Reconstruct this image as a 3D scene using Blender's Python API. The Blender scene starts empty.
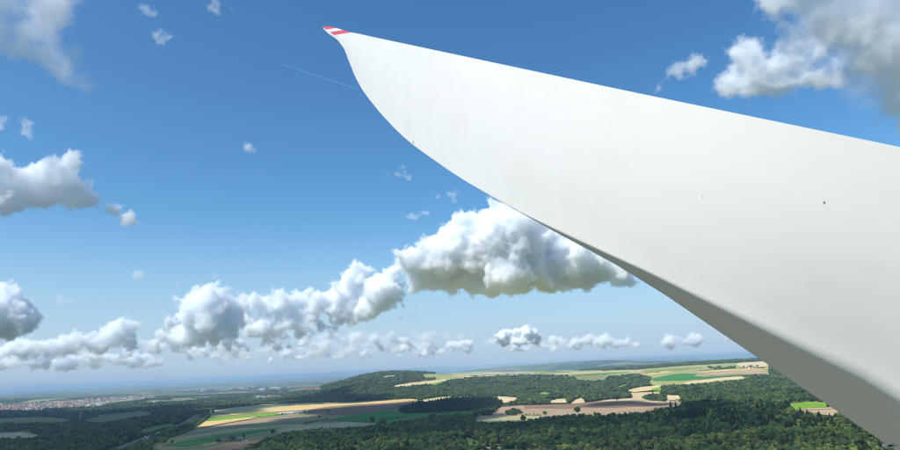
import bpy, bmesh, math, random
import numpy as np
from mathutils import Vector, Matrix

# ---------------------------------------------------------------- camera, sky, sun, exposure
S = bpy.context.scene
S.render.engine = 'CYCLES'
cy = S.cycles
cy.use_denoising = True
cy.max_bounces = 26; cy.volume_bounces = 26; cy.diffuse_bounces = 3; cy.glossy_bounces = 2
cy.transmission_bounces = 2; cy.transparent_max_bounces = 8
cy.volume_step_rate = 1.3
cy.pixel_filter_type = 'BLACKMAN_HARRIS'; cy.filter_width = 1.15
cy.sample_clamp_indirect = 20.0
F = 600.0                                   # focal length in pixels of a 900 px wide frame
CZ = 140.0                                  # the lens is at hub height above the hill
cam = bpy.data.objects.new('camera', bpy.data.cameras.new('camera'))
S.collection.objects.link(cam); S.camera = cam
cam.data.sensor_width = 36; cam.data.lens = 24
cam.data.clip_start = .1; cam.data.clip_end = 250000
CM = Matrix.Rotation(math.radians(90 + 13.4), 4, 'X') @ Matrix.Rotation(math.radians(-2.65), 4, 'Z')
cam.matrix_world = Matrix.Translation((0, 0, CZ)) @ CM
R3 = CM.to_3x3()
EYE = Vector((0, 0, CZ))
SUN = Vector((-.47, -.42, .78)).normalized()      # towards the sun: high, behind and to the left
w = bpy.data.worlds.new('World'); S.world = w; w.use_nodes = True
wn = w.node_tree
sky = wn.nodes.new('ShaderNodeTexSky'); sky.sky_type = 'NISHITA'; sky.sun_disc = False
sky.sun_elevation = math.asin(SUN.z); sky.sun_rotation = math.atan2(SUN.x, SUN.y)
sky.altitude = 0; sky.air_density = 1; sky.dust_density = 1; sky.ozone_density = 3
hs = wn.nodes.new('ShaderNodeHueSaturation'); hs.inputs['Saturation'].default_value = 1.22
tint = wn.nodes.new('ShaderNodeVectorMath'); tint.operation = 'MULTIPLY'; tint.inputs[1].default_value = (.90, 1.09, 1.09)
wn.links.new(sky.outputs[0], hs.inputs['Color']); wn.links.new(hs.outputs[0], tint.inputs[0])
tc = wn.nodes.new('ShaderNodeTexCoord'); sx = wn.nodes.new('ShaderNodeSeparateXYZ'); wn.links.new(tc.outputs['Generated'], sx.inputs[0])
mr = wn.nodes.new('ShaderNodeMapRange'); mr.interpolation_type = 'SMOOTHSTEP'; mr.inputs[1].default_value = -.02; mr.inputs[2].default_value = .26; mr.inputs[3].default_value = .92; mr.inputs[4].default_value = 0
wn.links.new(sx.outputs['Z'], mr.inputs[0])
mxs = wn.nodes.new('ShaderNodeMix'); mxs.data_type = 'RGBA'; mxs.inputs[7].default_value = (3.2, 4.25, 5.6, 1)     # the pale blue air low over the horizon
wn.links.new(mr.outputs[0], mxs.inputs[0]); wn.links.new(tint.outputs[0], mxs.inputs[6]); wn.links.new(mxs.outputs[2], wn.nodes['Background'].inputs[0])
wn.nodes['Background'].inputs[1].default_value = .13
sl = bpy.data.lights.new('sun', 'SUN'); sl.energy = 4.6; sl.angle = math.radians(.5); sl.color = (1, .955, .895)
so = bpy.data.objects.new('sun', sl); S.collection.objects.link(so)
so.rotation_euler = SUN.to_track_quat('Z', 'Y').to_euler()
S.view_settings.view_transform = 'Standard'; S.view_settings.look = 'None'
S.view_settings.exposure = 0.17; S.view_settings.gamma = 1.0

# ---------------------------------------------------------------- helpers
rng = random.Random(11)
nrg = np.random.default_rng(7)

def ray(px, py): return R3 @ Vector(((px - 450) / F, (225 - py) / F, -1))

def tag(o, label=None, cat=None, group=None, kind=None):
    if label: o['label'] = label
    if cat: o['category'] = cat
    if group: o['group'] = group
    if kind: o['kind'] = kind
    return o

def link(name, me, parent=None, mat=None):
    o = bpy.data.objects.new(name, me); S.collection.objects.link(o)
    if parent: o.parent = parent
    if mat is not None and not me.materials: me.materials.append(mat)
    return o

def empty(name, loc, rz=0):
    o = bpy.data.objects.new(name, None); S.collection.objects.link(o)
    o.location = loc; o.rotation_euler = (0, 0, rz); o.empty_display_size = 2
    return o

def copy_tree(o, parent=None):
    c = o.copy(); S.collection.objects.link(c)
    if parent: c.parent = parent
    for ch in [x for x in KIDS.get(o.name, [])]: copy_tree(ch, c)
    return c
KIDS = {}
def note(root, *kids): KIDS[root.name] = list(kids)

def mesh(name, V, Fc, smooth=False):
    me = bpy.data.meshes.new(name)
    me.from_pydata([tuple(v) for v in V], [], [tuple(int(i) for i in f) for f in Fc])
    if smooth: me.polygons.foreach_set('use_smooth', [True] * len(me.polygons))
    me.update(); return me

class MB:
    def __init__(s): s.V = []; s.F = []
    def box(s, c, d, rz=0, taper=1.0):
        n = len(s.V); cs, sn = math.cos(rz), math.sin(rz)
        for z in (-.5, .5):
            k = taper if z > 0 else 1
            for x, y in ((-.5, -.5), (.5, -.5), (.5, .5), (-.5, .5)):
                X, Y = x * d[0] * k, y * d[1] * k
                s.V.append((c[0] + X * cs - Y * sn, c[1] + X * sn + Y * cs, c[2] + z * d[2]))
        s.F += [tuple(n + i for i in f) for f in ((3, 2, 1, 0), (4, 5, 6, 7), (0, 1, 5, 4), (1, 2, 6, 5), (2, 3, 7, 6), (3, 0, 4, 7))]
        return s
    def gable(s, c, L, W, h, over=.4):
        n = len(s.V); x, y, z = c; l, w_ = L / 2 + over, W / 2 + over
        s.V += [(x - l, y - w_, z), (x + l, y - w_, z), (x + l, y + w_, z), (x - l, y + w_, z), (x - l, y, z + h), (x + l, y, z + h)]
        s.F += [tuple(n + i for i in f) for f in ((0, 1, 5, 4), (2, 3, 4, 5), (0, 4, 3), (1, 2, 5), (3, 2, 1, 0))]
        return s
    def tube(s, a, b, r, n=10, r2=None):
        a = Vector(a); b = Vector(b); q = (b - a).to_track_quat('Z', 'Y'); k = len(s.V); r2 = r if r2 is None else r2
        for p, rr in ((a, r), (b, r2)):
            for i in range(n):
                t = 2 * math.pi * i / n; s.V.append(tuple(p + q @ Vector((rr * math.cos(t), rr * math.sin(t), 0))))
        for i in range(n): s.F.append((k + i, k + (i + 1) % n, k + n + (i + 1) % n, k + n + i))
        s.F.append(tuple(k + n + i for i in range(n))); s.F.append(tuple(k + i for i in reversed(range(n))))
        return s
    def make(s, name, smooth=False): return mesh(name, s.V, s.F, smooth)

def mat(name, col=(.5, .5, .5), rough=.9, spec=.3):
    m = bpy.data.materials.new(name); m.use_nodes = True
    b = m.node_tree.nodes['Principled BSDF']
    b.inputs['Base Color'].default_value = (*col, 1); b.inputs['Roughness'].default_value = rough
    b.inputs['Specular IOR Level'].default_value = spec
    return m

class NT:
    def __init__(s, m): s.t = m.node_tree; s.n = s.t.nodes; s.b = s.n.get('Principled BSDF')
    def add(s, typ, **kw):
        x = s.n.new(typ)
        for k, v in kw.items():
            if k.startswith('i_'): x.inputs[k[2:].replace('_', ' ')].default_value = v
            else: setattr(x, k, v)
        return x
    def ln(s, a, b): s.t.links.new(a, b)
    def math(s, op, a, b=None, clamp=False):
        x = s.n.new('ShaderNodeMath'); x.operation = op; x.use_clamp = clamp
        for i, v in enumerate((a, b)):
            if v is None: continue
            if hasattr(v, 'is_linked'): s.ln(v, x.inputs[i])
            else: x.inputs[i].default_value = v
        return x.outputs[0]
    def noise(s, vec, scale, detail=4, rough=.55):
        x = s.n.new('ShaderNodeTexNoise'); x.inputs['Scale'].default_value = scale
        x.inputs['Detail'].default_value = detail; x.inputs['Roughness'].default_value = rough
        if vec is not None: s.ln(vec, x.inputs['Vector'])
        return x.outputs['Fac']
    def ramp(s, fac, stops):
        x = s.n.new('ShaderNodeValToRGB'); e = x.color_ramp.elements
        while len(e) < len(stops): e.new(.5)
        for k, (p, c) in enumerate(stops): e[k].position = p; e[k].color = (*c, 1)
        s.ln(fac, x.inputs['Fac']); return x.outputs['Color']
    def mix(s, fac, a, b, mode='MIX'):
        x = s.n.new('ShaderNodeMix'); x.data_type = 'RGBA'; x.blend_type = mode
        for sock, v in ((x.inputs[0], fac), (x.inputs[6], a), (x.inputs[7], b)):
            if hasattr(v, 'is_linked'): s.ln(v, sock)
            elif isinstance(v, (int, float)): sock.default_value = v
            else: sock.default_value = (*v, 1)
        return x.outputs[2]

# ---------------------------------------------------------------- the lie of the land
def hor(px): return 389.0 - .0463 * px
# (column, row, metres away) read off the view: each gives one height of the ground
CP = []
for px, rows in {
    -60: [(455, 1700), (436, 2300), (420, 4000), (412, 7000), (406.5, 9800), (400, 15000)],
    0: [(452, 1650), (436, 2250), (420.5, 4100), (411, 7000), (405.3, 9400), (398, 16500)],
    100: [(455, 1500), (440, 1900), (426, 2700), (418.5, 3700), (409, 6200), (403, 8300), (395, 15500)],
    200: [(452, 1350), (440, 1650), (428, 2050), (420, 2450), (411, 3200), (406, 4700), (400, 6900), (391, 14000)],
    300: [(450, 1200), (435, 1600), (426, 1950), (418, 2350), (410, 2950), (402.5, 3700), (399, 5000), (391.5, 8000), (386, 15000)],
    380: [(450, 1130), (430, 1650), (422, 2000), (412, 2500), (401, 3450), (394, 4000), (385, 4700), (377, 5600), (373.5, 7200)],
    450: [(450, 1080), (430, 1600), (418, 2050), (412, 2350), (400, 3100), (392, 3800), (383, 4600), (377, 5500), (374.8, 6800)],
    530: [(450, 1040), (430, 1450), (419, 1800), (411, 2100), (403, 2600), (397, 3050), (388, 3700), (378, 4700), (374, 6000), (372.6, 7500)],
    610: [(450, 1000), (430, 1330), (416, 1650), (409, 2000), (401, 2450), (394, 3000), (384, 3900), (374, 5200), (370, 6900), (369, 8200)],
    690: [(450, 940), (430, 1220), (412, 1600), (403, 2000), (396, 2500), (386, 3200), (378, 4000), (370, 5000), (365, 6400), (363.8, 8000)],
    770: [(450, 900), (430, 1130), (410, 1480), (401, 1850), (390, 2500), (378, 3500), (368, 4700), (361.5, 6200), (360, 8000)],
    850: [(450, 870), (430, 1080), (409, 1500), (400, 1850), (388, 2600), (375, 3700), (364, 5200), (357.5, 7000)],
    960: [(450, 850), (430, 1050), (405, 1550), (390, 2300), (370, 3900), (356, 6500)],
}.items():
    for py, d in rows:
        v = ray(px, py); h = math.hypot(v.x, v.y)
        CP.append((math.atan2(v.x, v.y), math.log(d), CZ + v.z / h * d))
for a in np.radians(np.arange(-45, 49, 10)):
    CP.append((a, math.log(450), 12)); CP.append((a, math.log(200), 2))
    pz = -108 + 12 * math.sin(a * 5)
    CP.append((a, math.log(26000), pz)); CP.append((a, math.log(45000), -105))
for px, d, z in ((450, 11500, -95), (530, 11500, -85), (610, 11500, -80), (690, 12000, -80), (770, 12000, -80), (560, 16000, -60), (640, 16000, -60), (560, 21000, 150), (610, 22000, 150), (690, 23000, 60), (500, 22000, 90), (430, 21000, -60), (300, 22000, -110)):
    v = ray(px, 365); CP.append((math.atan2(v.x, v.y), math.log(d), z))
CP = np.array(CP)
KA = 3.2
P2 = np.c_[CP[:, 0] * KA, CP[:, 1]]
def _U(r2): return .5 * r2 * np.log(r2 + 1e-12)
_n = len(P2); _K = _U(((P2[:, None] - P2[None]) ** 2).sum(-1)) + np.eye(_n) * .0012
_A = np.zeros((_n + 3, _n + 3)); _A[:_n, :_n] = _K; _A[:_n, _n] = 1; _A[:_n, _n + 1:] = P2
_A[_n, :_n] = 1; _A[_n + 1:, :_n] = P2.T
_W = np.linalg.solve(_A, np.r_[CP[:, 2], 0, 0, 0])
def height(az, r):
    az = np.asarray(az, float); r = np.asarray(r, float); sh = np.broadcast(az, r).shape
    az, r = [np.ravel(x) for x in np.broadcast_arrays(az, r)]
    X = np.c_[np.clip(az, -.80, .84) * KA, np.log(np.clip(r, 200, 45000))]
    out = np.empty(len(X))
    for i in range(0, len(X), 20000):
        x = X[i:i + 20000]
        out[i:i + 20000] = _U(((x[:, None] - P2[None]) ** 2).sum(-1)) @ _W[:_n] + _W[_n] + x @ _W[_n + 1:]
    back = np.clip((np.abs(az) - .84) / .8, 0, 1)
    out = out * (1 - back) + back * np.minimum(0, -(r - 200) * .01).clip(-110)
    x, y = r * np.sin(az), r * np.cos(az)
    out += 2.2 * np.sin(x / 173 + 1) * np.sin(y / 211) * np.clip((r - 400) / 800, 0, 1) * np.clip(9000 / r, 0, 1)
    return out.reshape(sh)
RR = np.exp(np.linspace(math.log(500), math.log(60000), 2200))
def ground(px, py):
    """(azimuth, distance) where the line of sight of a photo pixel first meets the land"""
    v = ray(px, py); a = math.atan2(v.x, v.y); s = v.z / math.hypot(v.x, v.y)
    zz = height(a, RR); below = (CZ + s * RR) <= zz
    i = int(np.argmax(below)) if below.any() else len(RR) - 1
    return a, RR[max(i, 1)]
def wpos(px, py, lift=0.0):
    a, r = ground(px, py)
    return Vector((r * math.sin(a), r * math.cos(a), float(height(a, r)) + lift))
def zat(x, y): return float(height(math.atan2(x, y), math.hypot(x, y)))

# ground sheet, one polar grid out to the horizon
azs = np.unique(np.round(np.r_[np.arange(-180, -50, 4), np.arange(-50, 50.01, .2), np.arange(52, 180, 4)], 4))
rs = np.r_[0.5, 60, 130, np.exp(np.linspace(math.log(200), math.log(90000), 420))]
A, Rg = np.meshgrid(np.radians(azs), rs, indexing='ij')
Z = height(A, Rg)
na, nr = A.shape
V = np.c_[(Rg * np.sin(A)).ravel(), (Rg * np.cos(A)).ravel(), Z.ravel()]
ii = np.arange(na); jj = np.arange(nr - 1)
I, J = np.meshgrid(ii, jj, indexing='ij'); I2 = (I + 1) % na
Fq = np.stack([I * nr + J, I2 * nr + J, I2 * nr + J + 1, I * nr + J + 1], -1).reshape(-1, 4)[:, ::-1]
def fast_mesh(name, V, Fq, smooth=True):
    me = bpy.data.meshes.new(name); me.vertices.add(len(V)); me.vertices.foreach_set('co', np.asarray(V, np.float32).ravel())
    k = Fq.shape[1]; me.loops.add(Fq.size); me.loops.foreach_set('vertex_index', Fq.astype(np.int32).ravel())
    me.polygons.add(len(Fq)); me.polygons.foreach_set('loop_start', np.arange(0, Fq.size, k, dtype=np.int32))
    me.polygons.foreach_set('loop_total', np.full(len(Fq), k, np.int32))
    me.update(calc_edges=True); me.validate()
    if smooth: me.polygons.foreach_set('use_smooth', [True] * len(me.polygons))
    return me
M_land = mat('land'); t = NT(M_land)
co = t.add('ShaderNodeTexCoord').outputs['Object']
vo = t.add('ShaderNodeTexVoronoi', feature='F1'); vo.inputs['Scale'].default_value = 1 / 420
warp = t.add('ShaderNodeVectorMath', operation='ADD')
nz = t.n.new('ShaderNodeTexNoise'); nz.inputs['Scale'].default_value = 1 / 900; nz.inputs['Detail'].default_value = 3; t.ln(co, nz.inputs['Vector'])
sc = t.add('ShaderNodeVectorMath', operation='SCALE'); sc.inputs['Scale'].default_value = 700
t.ln(nz.outputs['Color'], sc.inputs[0]); t.ln(co, warp.inputs[0]); t.ln(sc.outputs[0], warp.inputs[1]); t.ln(warp.outputs[0], vo.inputs['Vector'])
sepc = t.add('ShaderNodeSeparateColor'); t.ln(vo.outputs['Color'], sepc.inputs[0])
fieldcol = t.ramp(sepc.outputs[0], [(0, (.10, .15, .05)), (.3, (.16, .19, .07)), (.55, (.28, .25, .12)), (.8, (.36, .30, .17)), (1, (.09, .17, .05))])
wood = t.ramp(t.noise(co, 1 / 60, 4), [(.35, (.018, .032, .015)), (.7, (.04, .062, .025))])
big = t.noise(co, 1 / 2600, 5, .6)
cellw = t.math('ADD', big, t.math('MULTIPLY', sepc.outputs[1], .22))
mask = t.math('MULTIPLY', t.math('SUBTRACT', cellw, .605), 30, clamp=True)
col = t.mix(mask, wood, fieldcol)
t.ln(col, t.b.inputs['Base Color']); t.b.inputs['Roughness'].default_value = 1; t.b.inputs['Specular IOR Level'].default_value = 0
terrain = link('terrain', fast_mesh('terrain', V, Fq), mat=M_land)
tag(terrain, 'rolling wooded farmland running out to a hazy plain', kind='structure')

# ---------------------------------------------------------------- fields
def field_mat(name, c, c2=None, row=0.0, rowlen=11.0, amount=.24):
    m = mat(name, c, 1, 0); t = NT(m)
    co = t.add('ShaderNodeTexCoord').outputs['Object']
    mp = t.add('ShaderNodeMapping'); mp.inputs['Rotation'].default_value = (0, 0, row)
    mp.inputs['Scale'].default_value = (1 / 320, 1 / rowlen, .02); t.ln(co, mp.inputs['Vector'])
    streak = t.noise(mp.outputs[0], 1.0, 3, .6)
    patch = t.noise(co, 1 / 70, 5, .6)
    fine = t.noise(co, 1 / 6, 3, .7)
    f = t.math('ADD', t.math('MULTIPLY', streak, .5), t.math('ADD', t.math('MULTIPLY', patch, .35), t.math('MULTIPLY', fine, .15)))
    d = [x * (1 - amount * 1.5) for x in c]; l = [min(1, x * (1 + amount * 1.5)) for x in c]
    colr = t.ramp(f, [(.33, d), (.5, c), (.67, l)])
    if c2:
        colr = t.mix(t.math('MULTIPLY', t.math('SUBTRACT', t.noise(mp.outputs[0], .35, 2), .5), 7, clamp=True), colr, c2)
    t.ln(colr, t.b.inputs['Base Color']); return m
STUB = (.62, .49, .27); GOLD = (.66, .44, .15); PLOUGH = (.24, .155, .10); MAUVE = (.37, .262, .165); GREEN = (.055, .20, .05)
LIME = (.17, .33, .035); OLIVE = (.23, .235, .095); PALE = (.38, .35, .19); DKGR = (.06, .11, .05); PINK = (.52, .40, .23); MEADOW = (.12, .19, .06)
FM = {}
def fm(c, row=0.0, c2=None):
    k = (c, round(row, 1), c2)
    if k not in FM: FM[k] = field_mat('field_soil', c, c2, row)
    return FM[k]
WPOLY = []                                       # every field in plan, so no wood grows on it
def pip(poly, X, Y):
    inside = np.zeros(len(X), bool); n = len(poly)
    for i in range(n):
        x0, y0 = poly[i]; x1, y1 = poly[(i + 1) % n]
        c = ((y0 > Y) != (y1 > Y)) & (X < (x1 - x0) * (Y - y0) / ((y1 - y0) if y1 != y0 else 1e-9) + x0)
        inside ^= c
    return inside
def plan(pts):
    out = []
    for p in pts:
        a, r = ground(*p); out.append((a, math.log(r)))
    return out
def drape(name, ar, lift, material, sa=.0045, sr=.012):
    bm = bmesh.new()
    f = bm.faces.new([bm.verts.new((a, l, 0)) for a, l in ar])
    bmesh.ops.triangulate(bm, faces=[f])
    a0, a1 = min(p[0] for p in ar), max(p[0] for p in ar); l0, l1 = min(p[1] for p in ar), max(p[1] for p in ar)
    for i in range(int(a0 / sa) - 1, int(a1 / sa) + 2):
        if a0 < i * sa < a1: bmesh.ops.bisect_plane(bm, geom=bm.verts[:] + bm.edges[:] + bm.faces[:], plane_co=(i * sa, 0, 0), plane_no=(1, 0, 0))
    for i in range(int(l0 / sr) - 1, int(l1 / sr) + 2):
        if l0 < i * sr < l1: bmesh.ops.bisect_plane(bm, geom=bm.verts[:] + bm.edges[:] + bm.faces[:], plane_co=(0, i * sr, 0), plane_no=(0, 1, 0))
    a = np.array([v.co.x for v in bm.verts]); l = np.array([v.co.y for v in bm.verts])
    z = height(a, np.exp(l)) + lift
    for v, zz in zip(bm.verts, z):
        aa, r = v.co.x, math.exp(v.co.y); v.co = (r * math.sin(aa), r * math.cos(aa), zz)
    bmesh.ops.recalc_face_normals(bm, faces=bm.faces[:])
    me = bpy.data.meshes.new(name); bm.to_mesh(me); bm.free()
    if len(me.polygons) and me.polygons[0].normal.z < 0: me.flip_normals()
    me.polygons.foreach_set('use_smooth', [True] * len(me.polygons))
    return link(name, me, mat=material)
def field(pts, c, lift, label, name='field', row=0.0, c2=None):
    ar = plan(pts)
    o = drape(name, ar, lift, fm(c, row, c2)); tag(o, label, kind='structure')
    WPOLY.append([(math.exp(l) * math.sin(a), math.exp(l) * math.cos(a)) for a, l in ar])
    return o
FIELDS = [
  # big left-hand hill of open fields
  ([(150,448),(158,441),(176,435),(193,428.5),(203,421),(211,411.5),(232,407.5),(265,404.6),(330,402.6),(411,398.8),(423,400.5),(404,405),(397,410.5),(404,414.2),(440,411.5),(476,410.8),(473,415.5),(433,417.5),(389,424.5),(355,427.5),(318,430),(285,434),(262,441),(228,452),(150,460)], OLIVE, .5, 'broad olive meadow hill ringed by woods', .3, (.26,.24,.15)),
  ([(207,412.5),(212,410.5),(265,404.6),(330,402.6),(345,403),(300,407),(255,410.5),(228,414)], PALE, 1.0, 'pale stubble field along the crest of the hill', .2, None),
  ([(262,409.5),(296,405.5),(345,403),(411,399.2),(421,400.3),(350,405.3),(302,410.5),(228,415.8),(232,413.6)], GOLD, 1.5, 'long golden strip curving along the crest', .5, STUB),
  ([(300,411.2),(329,406.9),(360,404.6),(411,401.3),(419,402),(400,408),(380,411),(353,415),(305,415)], PLOUGH, 2.0, 'dark brown ploughed field under the golden strip', .1, None),
  ([(205.5,419.5),(234,416.5),(274,413.7),(300,413),(265,416.9),(239,419.2),(213,422.4)], LIME, 2.0, 'bright green strip across the sunny hillside', .2, None),
  ([(193,428.8),(205,422),(214,421.7),(239,419),(258,417.5),(245,420.6),(205,428)], GOLD, 2.5, 'orange stubble wedge at the foot of the hill', .2, STUB),
  ([(194,430.5),(245,421),(275,417.8),(310,417),(330,418.3),(290,421),(240,425.5),(200,432)], MAUVE, 1.0, 'mauve ploughed strip across the hillside', .2, None),
  ([(180,438),(232,429.5),(300,424.5),(300,426),(236,432),(176,441)], PALE, 1.0, 'pale mown strip on the lower hillside', .2, OLIVE),
  ([(163,446),(220,436),(262,430),(300,427.5),(262,433),(225,440),(185,447)], GREEN, 1.3, 'dark green strip below the mown hillside', .3, None),
  ([(300,425.5),(344,422.6),(380,424.5),(369,426.5),(300,432),(280,434),(275,430.5)], PALE, 1.6, 'pale hay field in front of the green meadow', .2, None),
  ([(330,420.5),(353,416),(396,410.5),(405,414.2),(476,410.8),(473,415.5),(433,417.5),(389,424),(362,422.4)], GREEN, 2.2, 'deep green meadow in front of the spruce block', .4, (.08,.19,.05)),
  ([(400,419.5),(430,414.6),(450,413.6),(474,413),(473,415.4),(433,417.5),(398,422)], MEADOW, 2.8, 'paler green pasture beside the deep green meadow', .4, None),
  ([(205,452),(224,446.5),(244,443.5),(252,441),(262,441),(240,452)], PLOUGH, 1.6, 'reddish ploughed corner beside the dark wood', .4, None),
  ([(277,438),(288,434.5),(299,434),(290,437)], MAUVE, 2.2, 'small bare patch at the edge of the wood', .4, None),
  # brown fields in the middle
  ([(474.5,420),(480,412.5),(494,407.5),(523,405.5),(560,404.7),(592,402),(612,399.6),(640,398.6),(662,400),(686,404),(684,405.8),(660,409.5),(641,413),(600,415.6),(560,416.5),(540,418),(523,423),(490,423.5),(474,423)], MAUVE, .5, 'wide mauve brown field in the middle of the valley', .1, None),
  ([(523,406),(560,404.9),(592,402.2),(640,401),(680,403.5),(684,404.8),(640,407),(560,408.7),(525,408.5)], PLOUGH, 1.2, 'darker ploughed band across the mauve field', .1, None),
  ([(596,402),(612,399.6),(640,398.4),(663,400.2),(685,404),(660,404.6),(640,402),(615,401.8)], PINK, 1.9, 'tan rim of the mauve field with sunlight painted in', .1, STUB),  # sunlit part of the same field, its light put into a paler colour
  ([(475,420.5),(500,416.5),(530,415.5),(541,416.5),(538,419),(524,422.5),(490,423.4),(476,422.5)], PALE, 1.2, 'olive fallow strip below the mauve field', .2, OLIVE),
  ([(466,452),(469,447.2),(500,447),(503,452)], MAUVE, .7, 'small bare field inside the wood', .2, None),
  ([(500,452),(500,446.5),(512,445.8),(526,447),(527,452)], MEADOW, .7, 'small green clearing inside the wood', .2, None),
  ([(462,440),(466,437),(480,443),(500,444.5),(500,446.3),(470,445.8)], MEADOW, .7, 'narrow grassy ride inside the wood', .2, None),
  # tan strips behind the spruce block
  ([(418,400.6),(440,397.2),(470,396.2),(480,397.6),(455,397.6),(424,402)], STUB, .7, 'thin tan strip behind the spruce block', .2, LIME),
  ([(492,396.2),(517,397.6),(518,401),(504,403.2),(498,399)], STUB, .7, 'small tan field right behind the dark trees', .2, None),
  ([(549,401.2),(556,399.5),(566,398.6),(568,402.8),(550,403)], STUB, .7, 'small sandy field below the wooded slope', .2, None),
  ([(570,403.4),(576,399.5),(582,397.5),(585,402.5),(578,404.4)], STUB, .7, 'second sandy field below the wooded slope', .6, None),
  ([(537,393.5),(545,392),(552,394.5),(545,396)], LIME, .7, 'green glade on the wooded slope', .6, None),
  # plateau above the woods
  ([(422,374.6),(450,373.6),(501,372),(568,371),(600,370.5),(637,369.8),(676,366.4),(707,364.6),(737,363),(759,361.8),(769,362),(769,379),(737,379.5),(705,384),(683,385),(661,386.5),(648,384),(652,377),(628,374.2),(610,377),(601,381.5),(585,381),(565,376),(539,375.3),(497,376),(472,378.2),(450,380),(424,377.8)], (.30,.33,.11), .6, 'sunny patchwork plateau above the woods', .3, (.44,.38,.16)),
  ([(452,377),(478,373.2),(505,372.6),(540,372),(540,374),(500,375.6),(470,377.4)], STUB, 1.4, 'pale stubble on the left of the plateau', .1, MEADOW),
  ([(540,373),(600,371),(648,370),(670,369.6),(660,372),(610,373.2),(560,374.8)], PINK, 1.4, 'pinkish strip along the plateau', .1, PALE),
  ([(566,375.4),(600,373.6),(612,374),(600,379.8),(585,380)], OLIVE, 1.4, 'olive slope above the round wood', .2, None),
  ([(651,379.2),(668,375.5),(681,373.8),(698,374),(693,376.6),(717,376.8),(722,378.4),(683,380.8),(655,381.2)], GREEN, 2.0, 'dark green field in the middle of the plateau', .2, None),
  ([(682,384.2),(690,381.8),(722,378),(756,376.4),(757,378.4),(705,383.6),(686,385.2)], STUB, 2.6, 'curving tan strip along the edge of the wood', .1, None),
  ([(626,391),(640,387.5),(659,385.6),(661,387),(649,391),(630,393)], STUB, 2.0, 'sunny stubble field between the copses', .1, GOLD),
  ([(645,390.4),(660,387.4),(668,389.4),(664,391.6)], LIME, 2.0, 'small green field between the copses', .2, None),
  ([(616,388),(621,385),(628,383.5),(628,385.5),(620,388.5)], LIME, 2.0, 'bright green notch in the round wood', .2, None),
  ([(629,393.4),(662,392),(666,394),(643,396),(646,399.6),(632,399)], PINK, 2.0, 'tan field corner behind the mauve field', .1, STUB),
  ([(665,395.2),(680,396),(681,399.4),(669,401),(667,398)], STUB, 2.0, 'small stubble field by the big wood', .1, None),
  ([(693,372.4),(730,371),(766,370.4),(767,374),(740,376),(717,376.2),(698,374)], MAUVE, 2.0, 'mauve strip on the right of the plateau', .1, STUB),
  ([(677,368.6),(700,366.6),(707,367),(706,369),(690,370.2)], PINK, 2.0, 'pink field near the top of the plateau', .1, None),
  ([(712,369.4),(735,367.8),(744,369.8),(716,371)], LIME, 2.6, 'bright green strip below the plateau copses', .1, None),
  ([(736,365.2),(740,363),(768,361.4),(768,366.6),(746,369.4),(742,367.5)], STUB, 2.6, 'pale field between the plateau copses', .1, None),
  ([(455,379.2),(470,376.6),(500,375),(520,374.8),(498,375.8),(472,378)], GOLD, 1.8, 'narrow golden strip on the left of the plateau', .1, STUB),
  ([(505,372.8),(540,372.2),(570,371.8),(570,372.8),(535,373.4),(507,373.8)], LIME, 1.9, 'narrow fresh green strip near the plateau top', .1, MEADOW),
  ([(572,374.4),(600,373),(628,371.6),(630,372.4),(602,374.2),(574,375.6)], LIME, 2.2, 'yellow green strip in the middle of the plateau', .1, (.26,.30,.08)),
  ([(615,376.4),(640,373.6),(668,371.4),(676,372.2),(650,375.4),(630,374.2)], GOLD, 2.2, 'golden strip above the dark green field', .1, STUB),
  ([(640,371),(676,368.6),(700,367.2),(706,368.4),(680,370.6),(650,373)], (.26,.30,.08), 2.2, 'yellow green field behind the golden strip', .1, MEADOW),
  ([(700,377.2),(730,375.2),(752,374.6),(752,375.8),(726,377.4),(706,378.4)], MEADOW, 2.9, 'thin green strip between two stubble fields', .1, None),
  ([(700,371.6),(730,369.6),(760,368.8),(766,370),(735,371),(704,373)], GOLD, 2.9, 'gold strip under the plateau copses', .1, STUB),
  ([(393,385.8),(401,384.6),(420,382),(436,380),(451,378.8),(446,381),(430,384),(408,386.6),(395,388)], STUB, .7, 'golden strip on the wooded hill', .1, None),
  ([(430,384.2),(444,381.2),(448,381.8),(436,385.4)], LIME, 1.1, 'small green field on the wooded hill', .1, None),
  ([(382,376.4),(396,374.9),(396,376.6),(384,378)], PALE, .7, 'small pale clearing near the hill top', .1, None),
  # right: glade beside the blade
  ([(784,405.6),(791,403.6),(807,402),(830,403),(836,407),(810,408.2),(793,409.8)], LIME, .7, 'bright green glade beside the shaded wood', .2, None),
  ([(791,410.2),(810,408.4),(836,407.4),(845,415),(830,416),(812,413)], PINK, .7, 'brown field below the bright glade', .2, PLOUGH),
  # left valley
  ([(-20,434.4),(12,432.6),(24,432),(30,434),(42,435.6),(38,438.6),(15,439.4),(-20,439)], PINK, .7, 'tan field among the woods of the left valley', .1, STUB),
  ([(18,432.2),(24,430.4),(40,432),(36,434.6),(28,433.6)], MEADOW, .8, 'green corner above the tan field', .1, None),
  ([(-20,419),(40,417),(68,419.2),(74,421.2),(62,423.5),(20,424.5),(-20,424)], OLIVE, .7, 'olive pasture in the shaded valley', .2, None),
  ([(80,421),(104,415.2),(130,412.4),(152,412),(150,416.5),(118,420.8),(98,424)], OLIVE, .7, 'muted meadow behind the crane', .2, DKGR),
  ([(123,434),(150,427.5),(170,423.5),(176,426),(150,432)], MEADOW, .7, 'patch of young yellow green growth by the motorway', .2, OLIVE),
  ([(16,403.6),(40,399),(62,397.6),(70,398.4),(40,401.4)], (.26,.30,.12), .9, 'pale green field behind the town', .2, None),
  ([(130,404),(150,400.4),(172,400.2),(190,401),(172,402.4),(150,403)], MEADOW, .9, 'green fields beyond the town', .2, None),
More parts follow.
